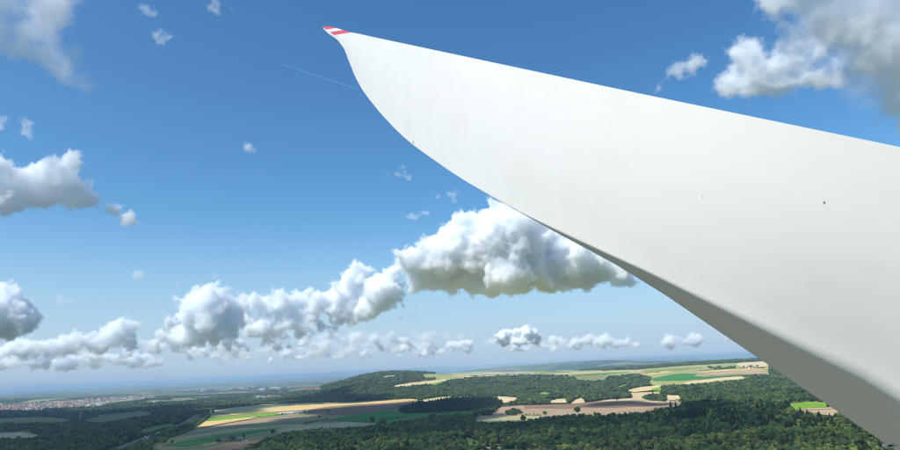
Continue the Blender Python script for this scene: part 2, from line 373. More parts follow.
  ([(148,402.2),(158,400.8),(163,402),(155,403.4)], PINK, 1.3, 'bare field beyond the town', .2, None),
]
bouncef = [(math.radians(a), math.log(560 + 60 * math.sin(a * .13))) for a in range(-48, 50, 4)] + [(math.radians(a), math.log(60)) for a in range(48, -50, -4)]  # ground sheet added below the frame; its tone bounces warm light onto the blade
tag(drape('field', bouncef, .6, fm((.21, .182, .135), .4, (.25, .215, .16)), .05, .1), 'unseen ground sheet added to bounce warm light onto the blade', kind='structure')
for pts, c, lift, lab, row, c2 in FIELDS: field(pts, c, lift, lab, row=row, c2=c2)

# ---------------------------------------------------------------- motorway
M_asph = mat('asphalt', (.13, .13, .14), .85)
t = NT(M_asph); co = t.add('ShaderNodeTexCoord').outputs['Object']
t.ln(t.ramp(t.noise(co, .3, 4), [(.3, (.10, .10, .11)), (.7, (.17, .17, .18))]), t.b.inputs['Base Color'])
M_white = mat('white_marking', (.8, .8, .8), .6); M_verge = fm(DKGR)
mw = [wpos(*p) for p in ((108, 456), (121, 450), (136, 443.5), (147, 439), (160, 434.2), (172, 430), (184, 425), (190, 421.5), (200, 414.5))]
def spline(P, n=12):
    out = []
    for i in range(len(P) - 1):
        p0, p1, p2, p3 = P[max(i - 1, 0)], P[i], P[i + 1], P[min(i + 2, len(P) - 1)]
        for k in range(n):
            s = k / n
            out.append(.5 * ((2 * p1) + (p2 - p0) * s + (2 * p0 - 5 * p1 + 4 * p2 - p3) * s * s + (3 * p1 - p0 - 3 * p2 + p3) * s ** 3))
    out.append(P[-1]); return out
MWL = spline([Vector((p.x, p.y, 0)) for p in mw])
def ribbon(name, path, off, wid, lift, m, parent=None, n=4):
    V = []; Fc = []
    for i, p in enumerate(path):
        d = (path[min(i + 1, len(path) - 1)] - path[max(i - 1, 0)]).normalized(); nrm = Vector((d.y, -d.x, 0))
        for k in range(n + 1):
            q = p + nrm * (off + wid * (k / n - .5)); V.append((q.x, q.y, zat(q.x, q.y) + lift))
    for i in range(len(path) - 1):
        for k in range(n): a = i * (n + 1) + k; Fc.append((a, a + 1, a + n + 2, a + n + 1))
    return link(name, mesh(name, V, Fc), parent, m)
for nm, off, wd, lf, m_ in (('verge', 0, 52, .9, M_verge), ('motorway', -9, 12, 1.3, M_asph), ('motorway', 9, 12, 1.3, M_asph)):
    o = ribbon(nm, MWL, off, wd, lf, m_); tag(o, 'grey motorway carriageway curving through the left valley' if nm == 'motorway' else 'grass verge along the motorway', kind='structure')
for off in (-14.6, -3.4, 3.4, 14.6):
    tag(ribbon('edge_line', MWL, off, .35, 1.33, M_white, n=1), 'white edge line of the motorway', kind='structure')
mwpoly = [(p.x, p.y) for p in MWL]
tag(drape('farm_track', plan([(150,450.5),(152,449.6),(166,446.2),(167,446.8)]), 1.9, fm(PALE)), 'pale farm track at the foot of the field', kind='structure')

for pts_, lab_ in (([(474, 421), (479, 413), (494, 408), (523, 405.9)], 'pale farm track along the left edge of the mauve field'), ([(194, 430), (245, 420.6), (300, 415.6), (353, 415.2)], 'farm track between the mauve strip and the orange wedge'),
                  ([(600, 380.5), (606, 377.5), (612, 374.2), (640, 371)], 'pale track crossing the plateau fields'), ([(652, 377.2), (700, 370.8), (766, 367)], 'track running along the plateau'), ([(205, 447), (262, 434), (300, 427), (330, 421.4)], 'track along the lower edge of the green strip')):
    P_ = spline([Vector((*(lambda q: (q.x, q.y))(wpos(*p)), 0)) for p in pts_], 10)
    tag(ribbon('track', P_, 0, 4.5, 3.4, fm((.5, .45, .36)), n=1), lab_, kind='structure')

# ---------------------------------------------------------------- foliage
def leaf_mat(name, dark, light, tip):
    m = mat(name, light, .85, .15); t = NT(m)
    oi = t.add('ShaderNodeObjectInfo').outputs['Random']
    co = t.add('ShaderNodeTexCoord').outputs['Object']
    geo = t.add('ShaderNodeNewGeometry').outputs['Position']
    base = t.ramp(oi, [(0, dark), (.55, light), (.86, light), (1, tip)])
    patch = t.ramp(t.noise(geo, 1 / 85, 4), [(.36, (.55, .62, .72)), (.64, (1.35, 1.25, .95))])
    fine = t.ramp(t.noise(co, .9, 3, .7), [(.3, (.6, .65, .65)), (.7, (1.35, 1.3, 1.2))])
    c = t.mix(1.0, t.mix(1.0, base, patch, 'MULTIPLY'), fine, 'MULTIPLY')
    t.ln(c, t.b.inputs['Base Color'])
    t.b.inputs['Transmission Weight'].default_value = 0
    return m
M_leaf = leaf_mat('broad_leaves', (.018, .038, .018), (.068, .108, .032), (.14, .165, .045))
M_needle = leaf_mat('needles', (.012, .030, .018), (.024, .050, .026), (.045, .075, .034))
M_bark = mat('bark', (.10, .075, .055), .95)
t = NT(M_bark); co = t.add('ShaderNodeTexCoord').outputs['Object']
t.ln(t.ramp(t.noise(co, 3, 4), [(.3, (.06, .045, .035)), (.7, (.15, .12, .09))]), t.b.inputs['Base Color'])
def ico_arr(sub):
    bm = bmesh.new(); bmesh.ops.create_icosphere(bm, subdivisions=sub, radius=1)
    V = np.array([v.co[:] for v in bm.verts]); Fc = np.array([[v.index for v in f.verts] for f in bm.faces]); bm.free(); return V, Fc
IC1, IC2 = ico_arr(1), ico_arr(2)
def crown_mesh(seed, H=15.0, R=5.6):
    g = np.random.default_rng(seed); Vs = []; Fs = []; n = 0
    clumps = [(0, 0, H * .62, R * .62)]
    for k in range(13):
        a = g.uniform(0, 2 * math.pi); e = g.uniform(-.35, 1.0); rr = R * .62 * math.sqrt(max(0, 1 - max(e, 0) ** 2)) * g.uniform(.75, 1.1)
        clumps.append((rr * math.cos(a), rr * math.sin(a), H * .6 + e * H * .3, R * g.uniform(.24, .44)))
    for cx, cyy, cz, r in clumps:
        v = IC2[0] if r > R * .35 else IC1[0]; f = IC2[1] if r > R * .35 else IC1[1]
        v = v * r * (1 + g.normal(0, .13, (len(v), 1))) + (cx, cyy, cz)
        Vs.append(v); Fs.append(f + n); n += len(v)
    for cx, cyy, cz, r in clumps[1:]:
        for k in range(16):
            d = g.normal(0, 1, 3); d[2] = abs(d[2]) * .8 - .15; d /= np.linalg.norm(d)
            c = np.array((cx, cyy, cz)) + d * r * g.uniform(.95, 1.25)
            u = g.normal(0, 1, 3); u /= np.linalg.norm(u); s_ = g.uniform(.35, .75)
            vv = np.cross(u, d); vv /= np.linalg.norm(vv) + 1e-6
            Vs.append(np.array([c - u * s_, c + vv * s_ * .8, c + u * s_])); Fs.append(np.array([[n, n + 1, n + 2]])); n += 3
    return fast_mesh('crown', np.concatenate(Vs), np.concatenate(Fs), smooth=False)
def spruce_mesh(seed, H=19.0, R=3.4):
    g = np.random.default_rng(seed); V = []; Fc = []
    tiers = 9
    for k in range(tiers):
        z0 = H * (.12 + .86 * k / tiers); z1 = z0 + H * .2; r = R * (1 - k / tiers) ** .85 + .25; m_ = 11; n = len(V)
        ph = g.uniform(0, 6)
        V.append((0, 0, min(z1, H)))
        for i in range(m_ * 2):
            a = ph + math.pi * i / m_; rr = r * (1 if i % 2 == 0 else .55) * g.uniform(.8, 1.15)
            V.append((rr * math.cos(a), rr * math.sin(a), z0 - (.06 if i % 2 == 0 else -.02) * H + g.normal(0, .12)))
        for i in range(m_ * 2): Fc.append((n, n + 1 + i, n + 1 + (i + 1) % (m_ * 2)))
        n2 = len(V); V.append((0, 0, z0 + .3))
        for i in range(m_ * 2): Fc.append((n2, n + 1 + (i + 1) % (m_ * 2), n + 1 + i))
    return fast_mesh('crown', np.array(V), np.array(Fc), smooth=False)
def trunk_mesh(H, r):
    b = MB(); b.tube((0, 0, -1.5), (0, 0, H * .45), r, 7, r * .6)
    for a in range(4):
        an = a * 1.6; b.tube((0, 0, H * (.28 + .04 * a)), (math.cos(an) * H * .16, math.sin(an) * H * .16, H * .55), r * .4, 5, r * .15)
    return b.make('trunk')
CROWNS = [crown_mesh(s, H, R) for s, H, R in ((1, 15, 5.8), (2, 17, 5.4), (3, 13, 6.0), (4, 16, 6.4), (5, 12.5, 4.8), (6, 14.5, 5.2))]
for c in CROWNS: c.materials.append(M_leaf)
SPR = [spruce_mesh(s, H, R) for s, H, R in ((11, 19, 3.6), (12, 21, 3.9), (13, 16.5, 3.3))]
for c in SPR: c.materials.append(M_needle)
TRUNK = trunk_mesh(15, .32); TRUNK.materials.append(M_bark)
PROTO = bpy.data.collections.new('tree_kinds')         # never linked: only read by the scatterers
for k, c in enumerate(CROWNS + SPR): PROTO.objects.link(bpy.data.objects.new('kind_%02d' % k, c))
def scatter(name, XYZ, idx, scl, label, zf=1.0):
    me = bpy.data.meshes.new(name); me.vertices.add(len(XYZ)); me.vertices.foreach_set('co', np.asarray(XYZ, np.float32).ravel())
    for nm, ty, arr in (('idx', 'INT', idx.astype(np.int32)), ('scl', 'FLOAT', scl.astype(np.float32)), ('rot', 'FLOAT', nrg.uniform(0, 6.28, len(XYZ)).astype(np.float32))):
        a = me.attributes.new(nm, ty, 'POINT'); a.data.foreach_set('value', arr)
    o = link(name, me)
    g = bpy.data.node_groups.new('scatter', 'GeometryNodeTree')
    g.interface.new_socket('Geometry', in_out='INPUT', socket_type='NodeSocketGeometry'); g.interface.new_socket('Geometry', in_out='OUTPUT', socket_type='NodeSocketGeometry')
    N = g.nodes.new; gi, go = N('NodeGroupInput'), N('NodeGroupOutput')
    ci = N('GeometryNodeCollectionInfo'); ci.inputs['Collection'].default_value = PROTO; ci.inputs['Separate Children'].default_value = True; ci.inputs['Reset Children'].default_value = True
    ip = N('GeometryNodeInstanceOnPoints'); ip.inputs['Pick Instance'].default_value = True
    m2p = N('GeometryNodeMeshToPoints')
    def attr(nm, ty): x = N('GeometryNodeInputNamedAttribute'); x.data_type = ty; x.inputs[0].default_value = nm; return x.outputs['Attribute']
    cx = N('ShaderNodeCombineXYZ'); g.links.new(attr('rot', 'FLOAT'), cx.inputs[2])
    L = g.links.new
    L(gi.outputs[0], m2p.inputs[0]); L(m2p.outputs[0], ip.inputs['Points']); L(ci.outputs[0], ip.inputs['Instance'])
    L(attr('idx', 'INT'), ip.inputs['Instance Index']); L(cx.outputs[0], ip.inputs['Rotation']); vm = N('ShaderNodeVectorMath'); vm.operation = 'SCALE'; vm.inputs[0].default_value = (1, 1, zf); L(attr('scl', 'FLOAT'), vm.inputs['Scale']); L(vm.outputs[0], ip.inputs['Scale'])
    L(ip.outputs[0], go.inputs[0])
    o.modifiers.new('scatter', 'NODES').node_group = g
    tag(o, label, kind='stuff'); return o

def band(r0, r1, sp, a0=-50, a1=50):
    n = int(math.radians(a1 - a0) * (r1 ** 2 - r0 ** 2) / 2 / sp ** 2)
    side = int(math.sqrt(n)) + 1
    # jittered lattice in plan
    ext = np.arange(-r1, r1, sp); X, Y = np.meshgrid(ext, np.arange(0, r1, sp * .9))
    X = X + (np.arange(X.shape[0]) % 2)[:, None] * sp * .5
    X = X.ravel() + nrg.uniform(-.36, .36, X.size) * sp; Y = Y.ravel() + nrg.uniform(-.36, .36, Y.size) * sp
    r = np.hypot(X, Y); a = np.degrees(np.arctan2(X, Y))
    k = (r >= r0) & (r < r1) & (a > a0) & (a < a1); return X[k], Y[k]
def seg_dist(X, Y, path):
    d = np.full(len(X), 1e9)
    for (x0, y0), (x1, y1) in zip(path[:-1], path[1:]):
        dx, dy = x1 - x0, y1 - y0; tt = np.clip(((X - x0) * dx + (Y - y0) * dy) / (dx * dx + dy * dy + 1e-9), 0, 1)
        d = np.minimum(d, np.hypot(X - x0 - tt * dx, Y - y0 - tt * dy))
    return d
def wp(pts): return [(math.exp(l) * math.sin(a), math.exp(l) * math.cos(a)) for a, l in plan(pts)]
# woods that stand on top of a field's outline, in plan
COPSE_PX = [p for p in (
    [(397,411.6),(403,407.5),(420,402.8),(455,399.6),(490,399.5),(500,401.5),(504,404.5),(497,410.5),(475,411.2),(440,412.6),(405,414.5)],)]
ROUND_PX = [p for p in (
    [(606,386.5),(608,380.5),(620,377.5),(638,376.8),(650,379.5),(646,384.6),(636,388.6),(628,389),(627,384.6),(618,386.6),(616,390),(607,389.5)],
    [(600,400),(600,394),(614,392.8),(630,393.5),(632,398.4),(615,400)],
    [(643,399.6),(645,395.6),(660,395),(667,400.4),(666,402.4),(650,401.4)],
    [(660,393.5),(662,389),(674,386.5),(687,387.5),(690,392),(686,396),(670,396)],
    [(505,415),(507,411),(515,409),(523,411),(525,414),(512,416.2)],
    [(706,369.2),(709,367.4),(735,366.8),(738,368.6),(720,370)],
    [(740,368.4),(741,366.4),(760,365.6),(762,367.4)],
    [(740,377.8),(744,375.8),(768,375.4),(768,378.6)],
    [(600,371.6),(612,370.4),(630,369),(646,367.4),(660,366.8),(680,366.2),(680,364.6),(610,369.5)],
    [(466,378.4),(474,376.8),(480,377.6),(472,379)],
    [(490,416),(497,411.5),(484,410.8),(475,413),(477,415.5)],)]
COPSE = [wp(p) for p in COPSE_PX]
TOWNS = [wp(p) for p in ([(-20,412.4),(-20,404.6),(20,402.8),(45,402),(95,398.6),(130,396.8),(156,395.6),(156,398.8),(105,405.6),(98,408.2),(45,410.2),(40,413)],
                         [(246,400.2),(250,396),(280,395.4),(282,398)], [(286,393.6),(290,388),(320,387),(322,391.5)], [(252,391.6),(256,387.4),(290,386.6),(292,390.4)],
                         [(212,392.6),(216,388.6),(258,387.4),(258,390)], [(168,404),(172,398),(210,396.4),(212,400)])]
def project(X, Y, Zz):
    Ri = np.array(R3.transposed()); d = np.c_[X, Y, Zz - CZ] @ Ri.T
    return 450 + F * d[:, 0] / -d[:, 2], 225 - F * d[:, 1] / -d[:, 2]
def open_land(X, Y, H):
    """True where no tree stands: fields, the ground a tree would hide them from, towns, the motorway"""
    r = np.hypot(X, Y); Zg = height(np.arctan2(X, Y), r)
    bx, by = project(X, Y, Zg); tx, ty = project(X, Y, Zg + H)
    def inside(polys, x, y):
        m_ = np.zeros(len(x), bool)
        for p in polys:
            P = np.array(p); k = np.where((x > P[:, 0].min()) & (x < P[:, 0].max()) & (y > P[:, 1].min()) & (y < P[:, 1].max()))[0]
            if len(k): m_[k] |= pip(p, x[k], y[k])
        return m_
    FP = [f[0] for f in FIELDS]; woods = COPSE_PX + ROUND_PX
    cb, ct = inside(woods, bx, by), inside(woods, tx, ty + .6)
    m_ = (inside(FP, bx, by) & ~cb) | (inside(FP, tx, ty + .8) & ~ct)
    for p in TOWNS: m_ |= pip(p, X, Y)
    nearm = np.where(r < 4500)[0]
    d = seg_dist(X[nearm], Y[nearm], mwpoly); m_[nearm[d < 27]] = True
    return m_
def field_noise(X, Y, s, seed):
    g = np.random.default_rng(seed); out = np.zeros(len(X))
    for k in range(7):
        a = g.uniform(0, 6.28); f = g.uniform(.6, 1.8) / s; out += np.sin((X * math.cos(a) + Y * math.sin(a)) * f * 6.28 + g.uniform(0, 6.28))
    return out / 2.6
CONIF = wp([(640,409),(690,404),(760,406),(860,412),(900,440),(760,432),(640,428),(600,420)])
SHOW = []
total = 0
for r0, r1, sp, sc_, zf, lab in ((620, 2350, 9.2, 1.0, .85, 'dense mixed forest in the cloud shadow of the near hills'),
                        (2350, 4200, 13.0, 1.35, .62, 'green woods on the slopes between the fields'),
                        (4200, 9500, 24.0, 2.1, .56, 'far wooded ridges and valley forest turning blue with distance')):
    X, Y = band(r0, r1, sp, -46, 48)
    keep = ~open_land(X, Y, 13.5 * sc_ * zf)
    r = np.hypot(X, Y)
    gaps = field_noise(X, Y, 520, 5) + .35 * field_noise(X, Y, 90, 6)
    keep &= gaps > -2.0
    X, Y, r = X[keep], Y[keep], r[keep]
    Zz = height(np.arctan2(X, Y), r)
    spr = pip(COPSE[0], X, Y)
    con = pip(CONIF, X, Y)
    nv = field_noise(X, Y, 260, 9)
    conif = spr | (con & (nrg.uniform(0, 1, len(X)) < .55 + .25 * nv)) | (nrg.uniform(0, 1, len(X)) < .10) | (nv > 1.25)
    idx = np.where(conif, 6 + nrg.integers(0, 3, len(X)), nrg.integers(0, 6, len(X)))
    scl = sc_ * nrg.uniform(.6, 1.32, len(X)) * (1 + .10 * nv)
    scl = np.where(conif & ~spr, scl * .92, scl)
    if r0 < 1000:                                   # the trees that show largest become things of their own
        px, py = project(X, Y, Zz + 9)
        on_blade = py < 147 + (px - 900) * -.62 + 300
        vis = np.where((px > 2) & (px < 898) & (py < 453) & (py > 400) & ((py - 441) > .64 * (px - 885)))[0]
        vis = vis[np.argsort(r[vis])[:300]]
        SHOW = [(X[i], Y[i], Zz[i], int(idx[i]), float(scl[i])) for i in vis]
        rest = np.ones(len(X), bool); rest[vis] = False
        X, Y, Zz, idx, scl = X[rest], Y[rest], Zz[rest], idx[rest], scl[rest]
    total += len(X)
    scatter('forest', np.c_[X, Y, Zz - .4], idx, scl, lab, zf)
print('forest trees', total)

TKIND = ['rounded broadleaf', 'tall broadleaf', 'low spreading broadleaf', 'big domed broadleaf', 'small broadleaf', 'uneven broadleaf', 'pointed spruce', 'tall spruce', 'young spruce']
TREEP = {}
def make_tree(k):
    root = empty('spruce_tree' if k > 5 else 'broadleaf_tree', (0, 0, 0))
    c = link('crown', (CROWNS + SPR)[k], root); tr = link('trunk', TRUNK, root)
    note(root, c, tr); TREEP[k] = root; return root
def place_tree(k, x, y, z, s, rz, label, group, cat='tree'):
    o = make_tree(k) if k not in TREEP else copy_tree(TREEP[k])
    if k in TREEP and o is TREEP[k] and not o.get('label'): pass
    o.location = (x, y, z - .4); o.scale = (s, s, s * .85); o.rotation_euler = (0, 0, rz)
    if 'group' in o: del o['group']
    return tag(o, label, cat, group)
for x, y, z, k, s in SHOW:
    place_tree(k, x, y, z, s, rng.uniform(0, 6.28), TKIND[k] + ' tree in the dense forest canopy along the bottom edge', 'trees of the near forest')

SINGLE = [  # column, row of the foot, crown width in px, kind, label
  (327.5, 413.6, 4.2, 0, 'round tree standing alone in the dark ploughed field under the golden strip'),
  (243.5, 439.2, 4.4, 1, 'single tree beside the white bales behind the farm shed'),
  (231, 442, 7, 3, 'broad bushy tree at the dark end of the farm shed'),
  (218, 444.5, 6, 2, 'low bush between the ploughed corner and the shed tree'),
  (272.5, 436, 6, 0, 'tree on the meadow edge just above the dark wood'),
  (172, 444.6, 4, 5, 'small lone bush on the lower meadow near the motorway'),
  (164, 446, 7, 3, 'large dark bush at the motorway end of the lower meadow'),
  (578, 415.4, 7.5, 3, 'large round tree on the near rim of the mauve field'),
  (584.5, 416, 3.2, 4, 'small tree next to the large round one on the rim of the mauve field'),
  (595, 416.4, 4, 0, 'rightmost of the three lone trees on the rim of the mauve field'),
  (523.5, 423.2, 7.5, 0, 'round tree at the tip of the olive fallow strip'),
  (545, 416.6, 5, 3, 'tree at the right end of the hedge row in the mauve field'),
  (534, 415.4, 2.6, 4, 'small hedge tree in the middle of the mauve field row'),
  (530, 415.6, 2.4, 4, 'small bush next to the middle hedge tree in the mauve field'),
  (526.5, 415.9, 2.4, 5, 'small bush nearest the dark copse in the mauve field'),
  (538, 415.6, 2.2, 4, 'tiny bush between the hedge trees of the mauve field'),
  (372, 425.5, 7.5, 1, 'tall tree between the pale hay field and the dark wood'),
  (383, 427, 8, 3, 'broad tree at the edge of the wood below the green meadow'),
  (361, 422, 3, 4, 'small tree on the left of the deep green meadow'),
  (366, 422, 3, 5, 'second small tree on the left of the deep green meadow'),
  (319, 419.4, 3, 1, 'slim tree on the field boundary above the pale hay field'),
  (327, 420.6, 3.2, 5, 'right tree of the pair on the field boundary above the hay field'),
  (433, 421.5, 8, 3, 'large rounded tree where the wood juts into the pasture'),
  (282, 415.8, 3, 4, 'bush at the left end of the pale sheds'),
  (278, 416, 2.5, 4, 'outermost bush left of the pale sheds'),
  (305, 414.8, 3.5, 0, 'bush at the right end of the pale sheds'),
  (309, 414.6, 3.2, 5, 'second bush right of the pale sheds'),
  (300.5, 415.2, 2.6, 4, 'low bush in front of the pale sheds'),
  (213, 414.2, 3.5, 0, 'dark bush at the top corner of the open hill'),
  (209, 414.6, 3, 4, 'smaller dark bush at the top corner of the open hill'),
  (671, 407.8, 3.5, 6, 'spruce poking out of the shaded forest edge by the tan rim'),
  (676, 407.6, 3, 6, 'smaller spruce beside it at the shaded forest edge by the tan rim'),
  (617, 401.2, 3, 4, 'small tree by the sandy corner of the mauve field'),
]
for px, py, wpx, k, lab in SINGLE:
    p = wpos(px, py); d = (p - EYE).length; s = wpx * d / F / (13 if k < 6 else 8)
    place_tree(k, p.x, p.y, p.z, s, rng.uniform(0, 6.28), lab, None)
# hedges: each a thing of leafy lumps
def hedge(pts, h, label):
    P = spline([Vector((*(lambda q: (q.x, q.y))(wpos(*p)), 0)) for p in pts], 6)
    Vs = []; Fs = []; n = 0
    for a, b in zip(P[:-1], P[1:]):
        L = (b - a).length; m_ = max(1, int(L / (h * .9)))
        for i in range(m_):
            q = a.lerp(b, (i + .5) / m_); r = h * rng.uniform(.45, .8)
            v = IC1[0] * (r, r, r * rng.uniform(.7, 1.1)) * (1 + nrg.normal(0, .14, (len(IC1[0]), 1))) + (q.x + rng.uniform(-1, 1), q.y + rng.uniform(-1, 1), zat(q.x, q.y) + r * .6)
            Vs.append(v); Fs.append(IC1[1] + n); n += len(v)
    o = link('hedge', fast_mesh('hedge', np.concatenate(Vs), np.concatenate(Fs), False), mat=M_leaf)
    tag(o, label, 'hedge')
hedge([(304, 424), (318, 421.5), (330, 421), (334, 420.5)], 5, 'dark hedge along the field boundary above the pale hay field')
hedge([(386, 420.6), (400, 418.4), (408, 417.6)], 5, 'dark hedge crossing the deep green meadow')
hedge([(436, 415), (446, 414.2), (452, 414.2)], 6, 'short dark hedge in the pasture by the spruce block')
hedge([(524, 416), (536, 415.8), (541, 415.6)], 3.5, 'low hedge joining the small trees of the mauve field')
hedge([(574, 376), (602, 374.5), (616, 373.6)], 7, 'dark hedge between strips in the middle of the plateau')
hedge([(612, 380), (640, 374.4), (660, 372.8)], 7, 'hedge running up the plateau beside the golden strip')
hedge([(700, 371.2), (735, 369.2), (764, 368.4)], 7, 'hedge under the two plateau copses')
hedge([(470, 376.4), (500, 374.8), (530, 374.2)], 7, 'hedge along the left strips of the plateau')
hedge([(158, 441.6), (172, 437.2), (186, 432.4), (196, 427), (204, 421), (209, 416)], 9, 'thick hedge between the motorway and the open hill')
hedge([(141, 448), (150, 445), (160, 442)], 9, 'bushy belt between the motorway and the lower meadow')
hedge([(118, 446), (128, 441.5), (140, 437), (152, 433.5), (166, 429)], 8, 'dark tree belt on the far side of the motorway')

# ---------------------------------------------------------------- buildings
M_wall = mat('render_wall', (.45, .43, .39), .8); M_red = mat('roof_tiles', (.25, .125, .09), .85); M_brown = mat('brown_tiles', (.24, .12, .08), .85)
M_grey = mat('sheet_roof', (.50, .50, .52), .6); M_glass = mat('dark_glass', (.04, .05, .06), .2); M_dkroof = mat('dark_roof', (.14, .11, .14), .8)
for m_ in (M_wall, M_red, M_brown, M_grey):
    t = NT(m_); c = tuple(t.b.inputs['Base Color'].default_value)[:3]; oi = t.add('ShaderNodeObjectInfo').outputs['Random']
    t.ln(t.ramp(oi, [(0, [x * .7 for x in c]), (1, [min(1, x * 1.2) for x in c])]), t.b.inputs['Base Color'])
def building(name, L, W, H, rh, wallm, roofm, wins=4):
    root = empty(name, (0, 0, 0))
    w_ = link('wall', MB().box((0, 0, H / 2 - 1), (L, W, H + 2)).make('wall'), root, wallm)
    r_ = link('roof', MB().gable((0, 0, H + .02), L, W, rh).make('roof'), root, roofm)
    kids = [w_, r_]
    wm = MB().box((0, 0, 0), (1.4, .12, 1.5)).make('window'); wm.materials.append(M_glass)
    for i in range(wins):
        x = L * ((i + .5) / wins - .5)
        for sy in (-1, 1):
            k = link('window', wm, root); k.location = (x, sy * (W / 2 + .03), H * .55); kids.append(k)
    note(root, *kids); return root
farm = building('farm_shed', 52, 13, 5, 3, M_brown, M_dkroof, 6)
p = wpos(232.5, 441.8); farm.location = p; farm.rotation_euler = (0, 0, .05)
tag(farm, 'long farm shed with dark purple grey roof at the edge of the meadow', 'barn')
pb = building('long_barn', 62, 16, 4, 3.5, M_wall, M_grey, 8)
for k, (px, py, rz, lab) in enumerate(((286, 414.2, .1, 'pale roofed long barn, left of the group on the hill strip'), (295, 413.4, .1, 'pale roofed long barn, middle of the group on the hill strip'), (301, 412.8, .25, 'pale roofed long barn, right end of the group on the hill strip'))):
    o = pb if k == 0 else copy_tree(pb); p = wpos(px, py); o.location = p; o.rotation_euler = (0, 0, rz); tag(o, lab, 'barn', 'long barns on the hill')
hut = building('field_hut', 5, 4, 3, 1.6, M_wall, M_grey, 1); p = wpos(476, 415.4); hut.location = p; tag(hut, 'little white hut at the corner of the mauve field', 'hut')
hut2 = copy_tree(hut); hut2.location = wpos(603, 416.6); hut2.scale = (1.6, 1.6, 1.2); tag(hut2, 'pale hut half hidden at the forest edge below the mauve field', 'hut')
M_bale = mat('bale_wrap', (.8, .8, .8), .4)
bale = MB().tube((-.9, 0, .9), (.9, 0, .9), .9, 14).make('white_bale', False)
for k, px in enumerate((240.3, 241.6, 243.2, 246.3)):
    o = link('hay_bale', bale, mat=M_bale); p = wpos(px, 441.4 + .1 * k); o.location = p; o.scale = (1.8, 1.8, 1.8); o.rotation_euler = (0, 0, k)
    tag(o, ['white wrapped bale nearest the farm shed', 'white wrapped bale, second from the farm shed', 'white wrapped bale, third from the farm shed', 'white wrapped bale standing apart from the other three'][k], 'bale', 'wrapped bales by the farm shed')

def small_house(L, W, H, rh, roofm):
    b = MB().box((0, 0, H / 2 - 1), (L, W, H + 2)); nb = len(b.F); b.gable((0, 0, H + .02), L, W, rh)
    me = b.make('house'); me.materials.append(M_wall); me.materials.append(roofm)
    for i, f in enumerate(me.polygons): f.material_index = 1 if i >= nb else 0
    return me
HM = [small_house(16, 12, 7, 6, M_red), small_house(24, 13, 9, 7, M_red), small_house(14, 11, 6, 5, M_brown), small_house(30, 16, 12, 1.5, M_grey), small_house(18, 14, 8, 7, M_red)]
def settle(poly_px, n, label, group, kinds=(0, 1, 2, 3, 3, 4), scale=(.8, 1.4), things=True):
    poly = wp(poly_px); P = np.array(poly); out = []
    ylo, yhi = min(p[1] for p in poly_px), max(p[1] for p in poly_px); xlo, xhi = min(p[0] for p in poly_px), max(p[0] for p in poly_px)
    tries = 0
    while len(out) < n and tries < n * 60:
        tries += 1
        px, py = rng.uniform(xlo, xhi), rng.uniform(ylo, yhi)
        if not pip(poly_px, np.array([px]), np.array([py]))[0]: continue
        out.append((wpos(px, py), rng.choice(kinds), rng.uniform(*scale)))
    if things:
        for p, k, s in out:
            o = link('house', HM[k]); o.location = p; o.scale = (s, s, s * .85); o.rotation_euler = (0, 0, rng.uniform(-.5, .5)); tag(o, label, 'house', group)
    return out
settle([(0,411.6),(0,405),(22,403.6),(44,404.2),(42,411),(10,412.2)], 60, 'pale house in the left cluster of the far town', 'houses of the left cluster of the town')
settle([(36,410),(40,405),(64,402.2),(92,399.6),(104,400.6),(92,404.8),(70,408),(46,409.6)], 100, 'red roofed house in the dense middle of the far town', 'houses in the middle of the town', (0, 1, 4, 4, 0))
settle([(86,407.2),(86,404.4),(106,403),(107,405.4)], 16, 'white house in the short row below the town centre', 'white row below the town centre', (2, 3, 3), (1.2, 1.8))
settle([(98,401.6),(104,398.4),(128,397),(154,395.8),(155,397.6),(130,400)], 45, 'red roofed house on the right arm of the far town', 'houses on the right arm of the town', (0, 1, 4, 3))
settle([(168,399),(172,396.2),(182,396),(180,399.6)], 8, 'white house in the hamlet right of the town', 'hamlet right of the town')
settle([(249,399.2),(252,397.2),(270,396.2),(278,396.4),(270,398.4)], 14, 'pink roofed house in the hamlet behind the open hill', 'hamlet behind the open hill', (0, 4, 3), (1, 1.5))
settle([(294,392.6),(297,389.4),(318,388),(320,390.6),(306,392)], 20, 'red roofed house at the foot of the wooded hill', 'village at the foot of the wooded hill', (0, 4, 1), (1.2, 2))
settle([(260,391),(264,388),(288,387),(292,390)], 12, 'white industrial hall on the plain left of the hill village', 'industrial halls on the plain', (3,), (1.8, 3.2))
settle([(196,391.6),(200,389.6),(256,387.2),(256,389.4)], 16, 'pale building in the strip of settlement on the far plain', 'strip of settlement on the far plain', (3, 0), (1.8, 3))
settle([(314,377.4),(316,376),(324,375.6),(324,377.4)], 5, 'white hall at the hazy edge of the plain', 'white halls near the horizon', (3,), (4, 6))
big_town = settle([(0,411.8),(0,404.6),(22,403),(64,401.6),(104,398.4),(154,395.6),(155,398.4),(104,402.6),(92,405.6),(46,410.6),(10,412.4)], 260, '', '', (0, 1, 2, 3, 4), (.9, 1.5), things=False)
Vs, Fs, n, mi = [], [], 0, []
for p, k, s in big_town:
    me = HM[k]; v = np.array([x.co[:] for x in me.vertices]) * s; a = rng.uniform(-.5, .5)
    v = np.c_[v[:, 0] * math.cos(a) - v[:, 1] * math.sin(a), v[:, 0] * math.sin(a) + v[:, 1] * math.cos(a), v[:, 2]] + np.array(p[:])
    for f in me.polygons: Fs.append([i + n for i in f.vertices]); mi.append(0 if f.material_index == 0 else (2 if k == 3 else 1))
    Vs += v.tolist(); n += len(v)
me = mesh('town', Vs, Fs); [me.materials.append(m_) for m_ in (M_wall, M_red, M_grey)]
me.polygons.foreach_set('material_index', mi)
tag(link('town', me), 'further crowded roofs of the far town', kind='stuff')

